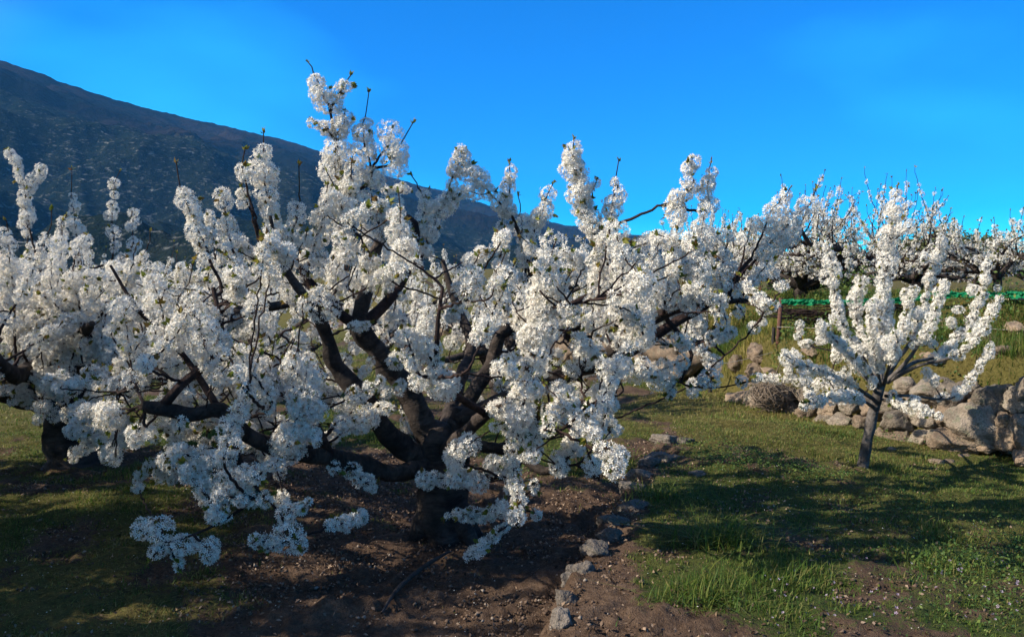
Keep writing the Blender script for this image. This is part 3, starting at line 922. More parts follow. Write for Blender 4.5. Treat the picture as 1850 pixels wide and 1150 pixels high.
# ------------------------------------------------------------------ the young cherry tree by the wall
def young_tree():
    bx, by, bz = ground_at(1558, 848)
    P = lambda x, y, dd=0.0: at(x, y, by + dd)
    T = Cherry((bx, by, bz), 23, 2, 'bark_young')
    T.trunk.append(([np.array((bx, by, bz - .1)), P(1558, 848), P(1566, 800), P(1573, 765), P(1580, 735), P(1588, 705), P(1594, 688)], [.062, .052, .042, .046, .045, .04, .027]))
    kf = by / F
    limbs = [
     # spec (px, py, depth offset, radius px), flowered from, radius
     ([(1590, 705, 0, 6), (1594, 640, .02, 5.5), (1593, 560, .05, 5), (1602, 480, .05, 4), (1611, 400, .02, 3), (1622, 334, 0, 1.6)], .24, 25, .97),
     ([(1588, 706, 0, 6), (1562, 650, -.15, 5), (1530, 600, -.25, 4), (1512, 550, -.3, 3), (1504, 490, -.3, 2.5), (1497, 440, -.3, 1.5)], .36, 17, .97),
     ([(1590, 700, 0, 5), (1567, 640, .1, 4), (1550, 590, .2, 3.5), (1546, 545, .2, 3), (1556, 500, .2, 1.5)], .30, 19, 1),
     ([(1585, 712, 0, 5), (1548, 655, -.35, 4), (1510, 615, -.5, 3), (1478, 585, -.6, 1.5)], .38, 18, 1),
     ([(1580, 722, 0, 6), (1535, 692, -.2, 5), (1480, 668, -.4, 3.5), (1440, 655, -.5, 2.5), (1412, 636, -.5, 1.5)], .3, 18, 1),
     ([(1578, 728, 0, 5), (1530, 700, .3, 4), (1450, 690, .6, 3), (1366, 680, .8, 1.5)], .35, 19, 1),
     ([(1578, 735, 0, 5), (1555, 722, -.3, 4), (1510, 715, -.6, 3), (1448, 735, -.8, 1.5)], .3, 17, 1),
     ([(1592, 700, 0, 7), (1618, 655, .1, 6), (1648, 612, .2, 4.5), (1664, 560, .25, 3.5), (1686, 490, .25, 3), (1708, 432, .25, 1.5)], .38, 17, 1),
     ([(1600, 690, 0, 6), (1640, 650, -.1, 5.5), (1672, 600, -.2, 4), (1692, 555, -.2, 3), (1709, 508, -.2, 1.5)], .42, 17, 1),
     ([(1603, 690, 0, 7), (1650, 655, .2, 6), (1702, 640, .4, 4.5), (1745, 590, .5, 3.5), (1772, 540, .5, 3), (1783, 470, .5, 1.5)], .36, 17, 1),
     ([(1605, 688, 0, 6), (1660, 660, -.2, 5), (1720, 645, -.35, 4), (1765, 610, -.45, 3), (1806, 536, -.5, 1.5)], .5, 17, 1),
     ([(1600, 715, 0, 5), (1650, 715, .3, 4), (1715, 720, .6, 3), (1750, 690, .7, 2.5), (1794, 620, .8, 1.5)], .62, 17, 1),
     ([(1596, 722, 0, 5), (1620, 725, -.3, 4), (1660, 738, -.5, 3), (1700, 750, -.6, 1.5)], .3, 16, 1),
     ([(1588, 708, 0, 5), (1560, 680, .4, 4), (1520, 640, .7, 3), (1449, 618, .9, 2.2), (1447, 582, .9, 1.5)], .75, 14, 1),
     ([(1592, 702, 0, 5), (1580, 640, -.3, 4), (1572, 590, -.4, 3), (1575, 545, -.4, 1.5)], .35, 17, 1),
     ([(1596, 698, 0, 5), (1610, 650, -.35, 4), (1628, 600, -.5, 3), (1640, 560, -.5, 1.5)], .4, 17, 1),
     ([(1594, 698, 0, 5), (1600, 650, .4, 4), (1630, 590, .6, 3), (1650, 520, .6, 1.5)], .4, 17, 1),
    ]
    rng = T.rng
    for spec, t0, r, t1 in limbs:
        pts = [P(x, y, d) for x, y, d, q in spec]
        li = Limb(pts, [max(q * kf * .62, .004) for *_, q in spec], 7)
        T.limbs.append(li)
        q, _ = resample(li.main[0], li.main[1], .03)
        n = len(q)
        li.sleeves.append((q[int(t0 * n):max(int(t1 * n), int(t0 * n) + 2)], r * kf * .60, 1.0))
        li.tips.append((q[-1], q[-1] - q[-2]))
        for k in range(int(n * (1 - t0) / 7)):
            a = q[rng.integers(int(t0 * n * .8), n - 3)]
            e = a + np.array((rng.normal() * .1, rng.normal() * .1, abs(rng.normal()) * .1 + .02))
            li.twigs.append((np.array([a, (a + e) / 2 + (0, 0, -.01), e]), np.array([.006, .005, .003])))
            li.sleeves.append((np.array([(a + e) / 2, e]), r * kf * .62, 1))
    return T.build('young_cherry_tree', 'slender young cherry tree with upright white shoots beside the boulder wall', GROUP_TREES, sides=12)
young_tree()

# ------------------------------------------------------------------ the other orchard trees
def vase_tree(x, y, h, spread, seed, label, lod, nl=7, shoots=11, trunk_r=.15, th=.55, name='cherry_tree', per_limb=False, rsl=.055, full=.9, droop=.25, barkmat='bark', traced=None, leaf_rate=1.0):
    z = gz(x, y)
    T = Cherry((x, y, z), seed, lod, barkmat)
    rng = T.rng
    top = np.array((x + rng.normal() * .05, y + rng.normal() * .05, z + th))
    T.trunk.append(([np.array((x, y, z - .15)), np.array((x, y, z + .05)), (np.array((x, y, z)) + top) / 2 + rng.normal(size=3) * .02, top], [trunk_r * 1.15, trunk_r * 1.0, trunk_r * .9, trunk_r * .85]))
    a0 = rng.uniform(0, 6.28)
    for k in range(nl):
        a = a0 + 6.283 * k / nl + rng.normal() * .2
        out = np.array((math.cos(a), math.sin(a), 0))
        sp = spread * rng.uniform(.75, 1.1); rise = h * rng.uniform(.38, .62) - th * .6
        if rng.random() < droop: rise *= .45
        p = [top - (0, 0, .08), top + out * sp * .25 + (0, 0, rise * .45), top + out * sp * .6 + (0, 0, rise * .7), top + out * sp * .95 + (0, 0, rise)]
        p[1] = p[1] + rng.normal(size=3) * .06; p[2] = p[2] + rng.normal(size=3) * .09
        li = Limb(p, [trunk_r * .6, trunk_r * .42, trunk_r * .28, trunk_r * .1], 8)
        T.limbs.append(li)
    for li in list(T.limbs):
        own = li.nodes.copy()
        nn = len(own)
        for s_ in range(shoots):
            j = int(nn * rng.uniform(.22, .99))
            a = own[min(j, nn - 1)]
            up = np.array((rng.normal() * .42, rng.normal() * .42, rng.uniform(.35, 1.1)))
            if rng.random() < droop * .8: up[2] = rng.uniform(-.5, .25)
            up /= np.linalg.norm(up)
            L = (h - (a[2] - z)) * rng.uniform(.35, 1.0) * (.6 + .4 * up[2])
            L = max(.25, min(L, 1.3))
            e = a + up * L; e[2] = max(e[2], z + .25)
            m = a + up * L * .5 + rng.normal(size=3) * .05 + np.array((up[0], up[1], 0)) * .1
            T.shoot([a, m, e], rsl * rng.uniform(.75, 1.25), rng.uniform(.15, .4), rng.uniform(.88, 1), e + (0, 0, .1) if rng.random() < .35 else None, full=full, rb=.011, limb=li, node=False)
            if rng.random() < .6:
                b = a + up * L * rng.uniform(.3, .6)
                e2 = b + np.array((rng.normal(), rng.normal(), abs(rng.normal()) * .8)) * .22
                T.shoot([b, (b + e2) / 2, e2], rsl * rng.uniform(.8, 1.1), .2, 1, None, full=full, rb=.006, limb=li, node=False)
    for pts, r, t0, tip in traced or []:
        T.shoot([at(*p) for p in pts], r, t0, 1, None if tip is None else at(*tip), full=full)
    return T.build(name, label, GROUP_TREES, per_limb, leaf_rate=leaf_rate)

lx, ly, lz = ground_at(130, 845)
vase_tree(lx, ly, 2.3, 2.15, 41, 'old cherry tree with a thick black trunk at the left edge behind the big one', 2, 9, 14, .21, .62, per_limb=True, rsl=.066, droop=.4,
          traced=[([(60, 480, ly - .4), (50, 400, ly - .4), (42, 330, ly - .4), (15, 270, ly - .4)], .055, .45, None),
                  ([(50, 380, ly - .4), (60, 330, ly - .4), (80, 303, ly - .4)], .05, .5, None),
                  ([(140, 480, ly - .3), (135, 400, ly - .3), (128, 350, ly - .3)], .055, .3, (130, 303, ly - .3)),
                  ([(200, 470, ly - .2), (203, 390, ly - .2), (208, 325, ly - .2)], .05, .4, (218, 306, ly - .2)),
                  ([(235, 460, ly - .2), (240, 410, ly - .2), (238, 378, ly - .2)], .055, .2, None),
                  ([(95, 470, ly), (110, 420, ly), (122, 385, ly)], .06, .2, None),
                  ([(60, 600, ly - .9), (75, 640, ly - 1), (80, 700, ly - 1)], .085, .1, None), ([(80, 690, ly - 1), (75, 730, ly - 1), (72, 770, ly - 1)], .075, .0, None),
                  ([(20, 560, ly - .9), (40, 600, ly - 1), (20, 640, ly - 1)], .08, .0, None), ([(140, 600, ly - .8), (130, 650, ly - .9), (110, 710, ly - .9)], .085, .1, None),
                  ([(150, 640, ly - .7), (200, 680, ly - .8), (215, 720, ly - .8)], .08, .1, None), ([(190, 620, ly - .9), (210, 640, ly - 1), (230, 680, ly - 1)], .08, .1, None),
                  ([(170, 790, ly - .8), (150, 810, ly - .9), (120, 830, ly - .9)], .06, .1, None), ([(220, 770, ly - .8), (200, 800, ly - .9), (190, 855, ly - .9)], .06, .1, None),
                  ([(60, 520, ly - .8), (110, 545, ly - .9), (160, 580, ly - .9)], .085, .0, None), ([(10, 480, ly - .8), (40, 500, ly - .8), (90, 520, ly - .8)], .085, .0, None),
                  ([(190, 560, ly - .8), (185, 600, ly - .9), (175, 650, ly - .9)], .085, .0, None), ([(15, 660, ly - .6), (30, 690, ly - .7), (20, 730, ly - .7)], .06, .0, None)])
FAR = [
 # px, distance, height, spread, seed, lod, limbs, shoots, trunk radius, sleeve radius, fullness, name, label
 (905, 10.5, 2.55, 1.5, 51, 1, 7, 9, .14, .05, .8, 'cherry tree in bloom seen through the branches right behind the big trunk'),
 (440, 10.8, 2.5, 1.6, 52, 1, 7, 10, .14, .05, .85, 'cherry tree in bloom standing between the big tree and the old left one, farther back'),
 (690, 14.5, 2.5, 1.6, 53, 1, 7, 9, .14, .05, .8, 'distant cherry tree glimpsed behind the tallest sprays of the big tree'),
 (1190, 15.0, 2.25, 1.5, 54, 1, 7, 9, .12, .042, .55, 'thinly flowered cherry tree on the upper terrace behind the big tree'),
 (1525, 13.6, 2.25, 1.5, 55, 1, 10, 17, .17, .042, .62, 'rounded cherry tree on the terrace above the green netting, with a dark stout trunk'),
 (1395, 21.0, 2.0, 1.9, 56, 0, 7, 9, .12, .045, .7, 'far cherry tree on the terrace left of the rounded one above the netting'),
 (1800, 12.6, 1.5, 1.1, 57, 1, 7, 7, .07, .045, .85, 'young bushy cherry tree at the right edge above the green netting'),
 (1690, 20.0, 1.2, 1.9, 58, 0, 7, 9, .10, .045, .75, 'low cherry tree far back on the terrace between the young tree and the right edge'),
 (1590, 26.0, 1.4, 2.2, 59, 0, 7, 9, .10, .05, .7, 'most distant cherry tree on the terrace behind the tall leader of the young tree'),
 (1450, 13.6, 1.15, 1.9, 64, 1, 8, 11, .12, .045, .7, 'low spreading cherry tree on the terrace right where the green netting starts'),
 (1655, 14.6, .9, 1.9, 65, 1, 8, 11, .12, .045, .7, 'low spreading cherry tree on the terrace between the rounded one and the right edge'),
 (1760, 24.0, 1.3, 2.3, 66, 0, 8, 10, .12, .05, .75, 'wide cherry tree far back on the terrace before the skyline trees'),
 (1500, 24.0, 1.5, 2.3, 67, 0, 8, 10, .12, .05, .75, 'wide cherry tree far back on the terrace behind the rounded one'),
 (1330, 17.0, 2.0, 1.8, 68, 1, 8, 10, .12, .045, .65, 'cherry tree on the terrace behind the right end of the big crown'),
 (1870, 19.0, 1.5, 1.7, 60, 0, 7, 9, .12, .045, .7, 'cherry tree cut off by the right edge behind the young bushy one'),
 (60, 13.5, 2.6, 1.8, 61, 1, 7, 10, .14, .05, .85, 'cherry tree behind the old left one, seen as a pale mass of blossom'),
 (250, 17.5, 2.6, 1.9, 62, 0, 7, 9, .14, .05, .8, 'remote cherry tree between the two left trees, low against the mountain'),
 (1020, 19.0, 2.5, 1.9, 63, 0, 7, 9, .14, .05, .75, 'remote cherry tree showing through the middle of the big crown'),
]
for px, d, h, sp, sd, lod, nl, ns, tr, rs, fu, lab in FAR:
    x = (px - 925) / F * d
    if px > 1150: rs *= .82
    if px > 1420: fu *= .72; ns -= 3
    vase_tree(x, d, h, sp, sd, lab, lod, nl, ns + (5 if px > 1150 else 0), tr, .28 if px > 1150 else .5, rsl=rs, full=fu, leaf_rate=.8, droop=.6 if px > 1150 else .3)

# unseen trees added left outside the picture, sized and placed to shade the lower left
for x, y, h, sp, sd in ((-4.9, 1.7, 5.2, 1.7, 71), (-5.5, 3.7, 3.7, 1.6, 72), (-7.4, 5.3, 3.5, 1.8, 73), (-4.6, -.4, 5.0, 1.7, 74)):
    vase_tree(x, y, h, sp, sd, 'unseen cherry tree added outside the picture on the left for its shade', 0, 8, 24, .17, .55, rsl=.085, full=1.0)

# ------------------------------------------------------------------ far green trees on the skyline at the right
def round_tree(px, d, h, w, seed, label):
    x = (px - 925) / F * d
    z = gz(x, d)
    rng = np.random.default_rng(seed)
    root = empty('olive_tree', (x, d, z)); tag(root, label, 'tree', 'green trees on the skyline')
    tb = Buf()
    tube(tb, [(0, 0, -.2), (.05, 0, h * .2), (.1, .05, h * .4)], [.16, .13, .09], 8, .1)
    for k in range(6):
        a = rng.uniform(0, 6.28)
        tube(tb, [(.1, .05, h * .33), (.1 + math.cos(a) * w * .25, math.sin(a) * w * .25, h * .55), (math.cos(a) * w * .4, math.sin(a) * w * .4, h * .8)], [.06, .04, .015], 5, .2)
    tb.build('trunk', M['bark'], root, True, True)
    cb = Buf()
    nc = 46
    c = rng.normal(size=(nc, 3)); c /= np.linalg.norm(c, axis=1)[:, None]
    c = c * rng.uniform(.35, 1, (nc, 1)) * (w / 2, w / 2, h * .34) + (0, 0, h * .66)
    N = 70
    idx = np.repeat(np.arange(nc), N)
    p = c[idx] + rng.normal(size=(nc * N, 3)) * w * .07
    put(cb, (LEAF[0] - (.5, 0, 0), LEAF[1]), p, rng.normal(size=p.shape) + (0, 0, .4), rng.uniform(.10, .2, len(p)) * w / 3.2, rng)
    cb.build('crown', M['olive'], root)
round_tree(1690, 38, 2.2, 3.6, 5, 'broad olive green tree on the skyline left of the young bushy cherry')
round_tree(1625, 46, 2.0, 2.6, 6, 'small olive green tree on the skyline right behind the young leader')
round_tree(1770, 44, 2.0, 3.4, 7, 'olive green tree on the skyline behind the right edge cherry')

# ------------------------------------------------------------------ stones
def rock_mesh(rng, sx, sy, sz, cuts=9, sub=3, rough=.1):
    """an icosphere chipped by random planes: boulder with flat faces and worn edges"""
    import bmesh
    bm = bmesh.new()
    bmesh.ops.create_icosphere(bm, subdivisions=sub + 1, radius=1.0)
    v = np.array([q.co[:] for q in bm.verts]); f = np.array([[q.index for q in g.verts] for g in bm.faces])
    bm.free()
    n = v / np.linalg.norm(v, axis=1)[:, None]
    rad = .95 / (np.abs(n) ** 5).sum(1) ** .2
    for k in range(cuts):
        d = rng.normal(size=3); d /= np.linalg.norm(d)
        h = rng.uniform(.6, .98)
        dot = n @ d
        lim = np.where(dot > .05, h / np.maximum(dot, .05), 9)
        rad = np.minimum(rad, lim + .02)
    o = rng.uniform(0, 100)
    rad = rad * (1 + rough * fbm(n[:, 0] * 2.2 + o, n[:, 1] * 2.2, n[:, 2] * 2.2, 5, 7, .6))
    rad = rad * (1 - .13 * (1 - np.abs(vnoise(n[:, 0] * 3 + o, n[:, 1] * 3, n[:, 2] * 3, 5))) ** 6 + .025 * fbm(n[:, 0] * 9 + o, n[:, 1] * 9, n[:, 2] * 9, 3, 8))
    v = n * rad[:, None] * (sx, sy, sz)
    return v, f

def rock(name, loc, size, seed, material, parent=None, rot=0.0, tilt=0.0, cuts=14, sub=3):
    rng = np.random.default_rng(seed)
    v, f = rock_mesh(rng, *size, cuts=cuts, sub=sub)
    b = Buf(); b.add(v, None, f)
    o = b.build(name, M[material], parent, False)
    o.location = loc; o.rotation_euler = (tilt, tilt * .6, rot)
    return o

def boulder_wall():
    root = empty('dry_stone_wall', (4.05, 8.6, gz(3.9, 8.5)))
    tag(root, 'dry stone wall of big lichen grey boulders behind the young tree', 'stone wall')
    base = np.array(root.location)
    rng = np.random.default_rng(5)
    def put_rock(px, py, d, w, h, dep, seed, m, rot=0, tilt=0):
        p = at(px, py, d)
        return rock('boulder', p - base, (w / 2 * 1.12, dep / 2, h / 2 * 1.12), seed, m, root, rot, tilt)
    # traced boulders: centre, distance, width and height in photo pixels
    T = [(1700, 708, 7.95, 110, 62, 'granite'), (1790, 735, 7.55, 80, 84, 'granite'), (1758, 768, 7.5, 92, 78, 'granite'), (1840, 722, 7.3, 56, 54, 'granite'), (1852, 768, 7.15, 50, 44, 'granite'), (1868, 700, 7.2, 60, 60, 'granite'), (1622, 760, 8.1, 62, 50, 'granite'),
         (1676, 752, 7.95, 58, 42, 'granite'), (1652, 730, 8.1, 50, 34, 'tan_stone'), (1706, 755, 7.8, 34, 44, 'tan_stone'), (1822, 790, 7.25, 46, 46, 'tan_stone'), (1850, 800, 7.05, 40, 44, 'tan_stone'), (1846, 830, 7.0, 40, 34, 'tan_stone'),
         (1720, 796, 7.55, 74, 44, 'tan_stone'), (1668, 790, 7.85, 60, 40, 'granite'), (1625, 795, 8.0, 48, 34, 'tan_stone'), (1782, 805, 7.4, 46, 26, 'tan_stone'),
         (1580, 738, 8.5, 44, 48, 'tan_stone'), (1605, 725, 8.4, 40, 36, 'granite'), (1556, 765, 8.5, 38, 40, 'tan_stone'), (1520, 765, 8.9, 48, 40, 'granite'), (1485, 765, 9.2, 42, 36, 'granite'),
         (1535, 735, 8.9, 44, 36, 'granite'), (1500, 738, 9.2, 40, 32, 'tan_stone'), (1460, 745, 9.6, 44, 36, 'tan_stone'), (1430, 745, 9.9, 40, 34, 'tan_stone'), (1380, 718, 10.3, 58, 46, 'granite'), (1345, 735, 10.6, 34, 18, 'tan_stone'),
         (1418, 715, 10.1, 42, 44, 'granite'), (1460, 715, 9.8, 42, 30, 'granite'), (1640, 700, 8.3, 46, 34, 'granite'), (1750, 700, 7.9, 40, 34, 'granite'), (1812, 760, 7.3, 30, 30, 'tan_stone'), (1590, 785, 8.2, 34, 26, 'tan_stone'),
         (1412, 768, 9.7, 26, 16, 'tan_stone'), (1326, 738, 10.9, 26, 14, 'tan_stone')]
    for k, (px, py, d, w, h, m) in enumerate(T):
        s = d / F
        put_rock(px, py, d + .12, w * s, h * s, min(w, 70) * s * 1.1, 100 + k, m, rng.uniform(-.4, .4), rng.uniform(-.2, .2))
    for k in range(46):                            # smaller stones wedged between them
        t = (k + rng.random()) / 46
        px = 1335 + 520 * t
        d = 10.75 - 3.55 * t + .1
        top, bot = 712 - 26 * t, 752 + 80 * t
        py = rng.uniform(top + 10, bot - 2)
        s = d / F
        w = rng.uniform(20, 38)
        put_rock(px, py, d, w * s, w * rng.uniform(.6, .9) * s, w * s, 700 + k, rng.choice(['granite', 'tan_stone', 'tan_stone']), rng.uniform(-1, 1), rng.uniform(-.4, .4))
    # hearting stones that fill the gaps behind the face
    for k in range(30):
        t = k / 29
        px = 1340 + 520 * t
        d = 10.7 - 3.5 * t + .32
        py = rng.uniform(705, 745) + 60 * t * rng.uniform(.2, 1)
        s = d / F
        put_rock(px, py, d, 52 * s, 44 * s, .4, 200 + k, rng.choice(['granite', 'tan_stone']), rng.uniform(-1, 1), rng.uniform(-.4, .4))
boulder_wall()

# embedded stones of the bank, left of and above the wall
def bank_wall():
    root = empty('terrace_wall', (3.1, 13.0, gz(2.9, 13.0)))
    tag(root, 'crumbling tan stone terrace bank with weeds between the big tree and the rusty post', 'stone wall')
    base = np.array(root.location)
    rng = np.random.default_rng(6)
    T = [(1285, 632, 12.6, 46, 40), (1262, 660, 12.9, 50, 44), (1320, 625, 12.2, 40, 34), (1335, 660, 12.2, 46, 40), (1300, 670, 12.6, 36, 32), (1245, 630, 13.2, 44, 40), (1375, 640, 11.6, 46, 34), (1370, 670, 11.6, 46, 34), (1225, 655, 13.5, 40, 40), (1352, 690, 11.8, 30, 22), (1210, 620, 14, 40, 34), (1190, 645, 14.4, 44, 36), (1400, 680, 11.2, 38, 26), (1470, 640, 0, 40, 26), (1690, 655, 0, 46, 26), (1810, 640, 0, 60, 30), (1845, 595, 0, 40, 30), (1790, 615, 0, 36, 22), (1640, 610, 0, 44, 36), (1720, 585, 0, 40, 22), (1520, 600, 0, 44, 24), (1450, 600, 0, 30, 20)]
    for k, (px, py, d, w, h) in enumerate(T):
        x, y, z = ground_at(px, py)
        s = y / F
        p = np.array((x, y, z)) + (0, .06, 0)
        rock('boulder', p - base, (w * s * .5, .2, h * s * .5), 300 + k, 'tan_stone', root, rng.uniform(-.4, .4), rng.uniform(-.2, .2))
    for k in range(46):                            # the bank goes on behind the big tree
        t = k / 45
        i = np.interp(t, [0, .25, .7, 1], [0, 1, 2, 3])
        W = np.array([(3.05, 13.4), (1.5, 18.0), (-2.3, 27.0), (-9.0, 36.0)])
        x, y = np.interp(i, range(4), W[:, 0]), np.interp(i, range(4), W[:, 1])
        w = rng.uniform(.3, .6)
        rock('boulder', np.array((x, y, gz(x - .3, y - .3) + rng.uniform(.05, .45))) - base, (w * .6, .3, w * .5), 400 + k, 'tan_stone', root, rng.uniform(-1, 1), rng.uniform(-.3, .3), sub=2)
bank_wall()

def kerb_stones():
    rng = np.random.default_rng(8)
    T = [(1018, 1108, 40, 52, 'pale blocky stone at the near end of the low stone edging'), (1022, 1068, 38, 34, 'small rough stone second from the near end of the edging'), (1036, 1034, 40, 40, 'dark upright stone in the edging near the dead branch'),
         (1050, 1018, 44, 44, 'broad stone in the edging level with the foot of the big trunk'), (1075, 985, 52, 34, 'long flat stone of the edging right of the big trunk'), (1098, 962, 40, 30, 'rounded stone of the edging below the square one'),
         (1110, 934, 48, 38, 'square tan stone sitting proud on the edging'), (1146, 906, 56, 34, 'smooth slate grey stone leaning in the edging'), (1138, 878, 42, 26, 'flat brown slab of the edging above the slate grey one'),
         (1160, 852, 46, 28, 'low humped stone in the middle of the edging'), (1172, 832, 40, 22, 'thin flat stone in the shade halfway along the edging'), (1190, 815, 44, 22, 'dark stone under the far heap of the edging'),
         (1196, 792, 46, 22, 'pale topped stone on the heap at the far end of the edging'), (1232, 796, 36, 18, 'loose brown stone right of the far heap'), (1214, 822, 34, 18, 'half buried stone right of the edging in the dirt'), (1258, 855, 30, 14, 'half buried stone in the bare dirt beside the tufts')]
    for k, (px, py, w, h, lab) in enumerate(T):
        x, y, z = ground_at(px, py + h * .35)
        s = y / F
        z = gz(x, y)
        o = rock('edging_stone', (x, y, z + h * s * .02), (w * s * .64, w * s * .5, h * s * .56), 500 + k, 'kerb_stone', None, rng.uniform(-1, 1), rng.uniform(-.25, .25), 14, 3)
        tag(o, lab, 'stone', 'stones of the low edging')
    T = [(1656, 826, 22, 14, 'small tan stone first in the loose row before the wall'), (1690, 834, 26, 14, 'pale flat stone in the loose row before the wall'), (1716, 836, 22, 16, 'pinkish stone at the end of the loose row before the wall'), (1610, 812, 18, 10, 'little stone in the grass right of the young trunk'), (1740, 828, 18, 12, 'grey pebble sized stone under the tan boulders')]
    for k, (px, py, w, h, lab) in enumerate(T):
        x, y, z = ground_at(px, py + 4)
        s = y / F
        o = rock('loose_stone', (x, y, gz(x, y) + h * s * .15), (w * s * .6, w * s * .5, h * s * .6), 560 + k, 'tan_stone', None, rng.uniform(-1, 1), 0, 8, 2)
        tag(o, lab, 'stone', 'loose stones in the grass')
kerb_stones()

# ------------------------------------------------------------------ fence, posts, netting
def post(name, px, ytop, ybot, d, w, m, label, lean=0, lshape=True):
    a, b = at(px, ybot, d), at(px + lean, ytop, d)
    a[2] = min(a[2], gz(a[0], a[1])) - .1
    root = empty(name, a); tag(root, label, 'fence post')
    bf = Buf()
    v = b - a
    def bar(x0, x1, y0, y1):
        q = np.array([(x, y, 0) for x, y in ((x0, y0), (x1, y0), (x1, y1), (x0, y1))], float)
        vv = np.vstack([q, q + v])
        bf.add(vv, [(0, 3, 2, 1), (4, 5, 6, 7), (0, 1, 5, 4), (1, 2, 6, 5), (2, 3, 7, 6), (3, 0, 4, 7)])
    if lshape:
        bar(-w / 2, w / 2, -.003, .003)
        bar(-w / 2, -w / 2 + .006, .0035, w * .7)
    else:
        rr = w / 2
        tube(bf, [(0, 0, 0), v * .5 + (.005, 0, 0), v], [rr, rr * .95, rr * .85], 9, .1, .08)
    bf.build('post_shaft', M[m], root)
    cp = Buf()
    if lshape:
        for h in (.35, .62, .9):
            c = v * h
            tube(cp, [c + (-w * .7, -.006, 0), c + (w * .6, -.008, 0)], [.004, .004], 5, .05)
        cp.build('wire_tie', M['wire'], root)
    return root, a, b
p1 = post('fence_post', 1402, 538, 668, 11.0, .05, 'rust', 'tall rusty iron post where the green netting begins', 10)
p2 = post('fence_post', 1394, 592, 660, 11.2, .06, 'black_post', 'short charred black post beside the rusty one', 4, False)
p3 = post('fence_post', 1742, 640, 690, 8.9, .055, 'rust', 'rusty iron post rising behind the boulders under the right shoots', 6)
p4 = post('fence_post', 1283, 652, 690, 12.3, .06, 'black_post', 'black stump of a post before the stone bank', 0, False)

def wires():
    rng = np.random.default_rng(3)
    for py0, py1, lab in ((590, 590, 'upper rusty wire strung between the fence posts'), (634, 640, 'lower rusty wire strung between the fence posts')):
        b = Buf()
        A, B_, C_ = at(1404, py0, 11.0), at(1745, py1, 8.9), at(1880, py1 + 4, 8.3)
        pts = [A, (A + B_) / 2 + (0, 0, -.03), B_, (B_ + C_) / 2 + (0, 0, -.02), C_]
        tube(b, pts, [.0035] * 5, 5, .2)
        o = b.build('fence_wire', M['wire'])
        tag(o, lab, 'wire', 'wires of the fence')
    b = Buf()
    A, B_ = at(1404, 634, 11.0), at(1283, 660, 12.3)
    tube(b, [A, (A + B_) / 2 + (0, 0, -.02), B_], [.0035] * 3, 5, .2)
    tag(b.build('fence_wire', M['wire']), 'short wire running left from the rusty post to the black stump', 'wire', 'wires of the fence')
    b = Buf()
    tube(b, [at(1700, 544, 10.4), at(1790, 541, 9.4), at(1880, 541, 8.9)], [.012] * 3, 8, .2)
    tag(b.build('water_pipe', M['pipe']), 'pale pinkish plastic pipe lying under the green netting at the right edge', 'pipe')
wires()

def netting():
    rng = np.random.default_rng(2)
    n, m = 420, 9
    t = np.linspace(0, 1, n)
    px = 1410 + 480 * t
    d = 11.0 - 2.3 * t
    py = np.interp(px, [1410, 1480, 1560, 1640, 1720, 1800, 1890], [545, 546, 546, 543, 532, 534, 531])
    hgt = np.interp(px, [1410, 1470, 1490, 1560, 1600, 1680, 1700, 1790, 1810, 1890], [8, 11, 6, 8, 10, 7, 13, 10, 9, 12]) * (1 + .25 * fbm(t * 40, t * 0, octv=2, seed=1))
    P0 = np.array([at(px[i], py[i], d[i]) for i in range(n)])
    hm = hgt * d / F
    u = np.linspace(-.5, .5, m)
    x = np.repeat(P0[:, None], m, 1)
    x[..., 2] += u[None] * hm[:, None]
    T_, U_ = np.meshgrid(t, u, indexing='ij')
    x[..., 1] += .05 * fbm(T_ * 60, U_ * 4, octv=3, seed=4) + .02
    x[..., 2] += .012 * fbm(T_ * 90, U_ * 3, octv=2, seed=6)
    i, j = np.meshgrid(np.arange(n - 1), np.arange(m - 1), indexing='ij')
    a = (i * m + j).ravel()
    b = Buf()
    b.add(x.reshape(-1, 3), np.stack([a, a + m, a + m + 1, a + 1], 1))
    y = x.copy(); y[..., 1] += .05 + .03 * np.cos(U_ * 3) + .02 * fbm(T_ * 50, U_ * 5, octv=2, seed=14); y[..., 2] += .01
    b.add(y.reshape(-1, 3), np.stack([a, a + m, a + m + 1, a + 1], 1))
    o = b.build('netting', M['net'], smooth=False)
    tag(o, 'bright green plastic netting rolled along the top of the terrace fence', 'netting')
netting()

# bundle of dry prunings by the wall and the dead branch on the soil
def brush():
    rng = np.random.default_rng(12)
    c = at(1392, 712, 10.0)
    b = Buf()
    for k in range(330):
        u = rng.normal(size=3) * (1, .8, .9); u /= np.linalg.norm(u)
        w = np.cross(u, rng.normal(size=3)); w /= np.linalg.norm(w)
        r = rng.uniform(.10, .24)
        q0 = rng.uniform(-.4, .4)
        pts = [c + (u * math.cos(q + q0) + w * math.sin(q + q0)) * r * (1.1, .8, .85) + rng.normal(size=3) * .015 for q in (0, .5, 1.0, 1.5)]
        if k % 6 == 0: pts = [c + (q_ - c) * rng.uniform(1.1, 1.6) for q_ in pts]
        tube(b, pts, [.0035, .005, .004, .0025], 4, .12, cap=False)
    for k in range(16):
        e = c + np.array((rng.uniform(.1, .5), rng.normal() * .1, rng.uniform(-.05, .5)))
        tube(b, [c + rng.normal(size=3) * .08, (c + e) / 2 + rng.normal(size=3) * .05, e], [.008, .006, .003], 4, .1, cap=False)
    tag(b.build('brushwood', M['vine'], None, True), 'tangled bundle of dry vine prunings at the left end of the boulder wall', 'brushwood')
brush()

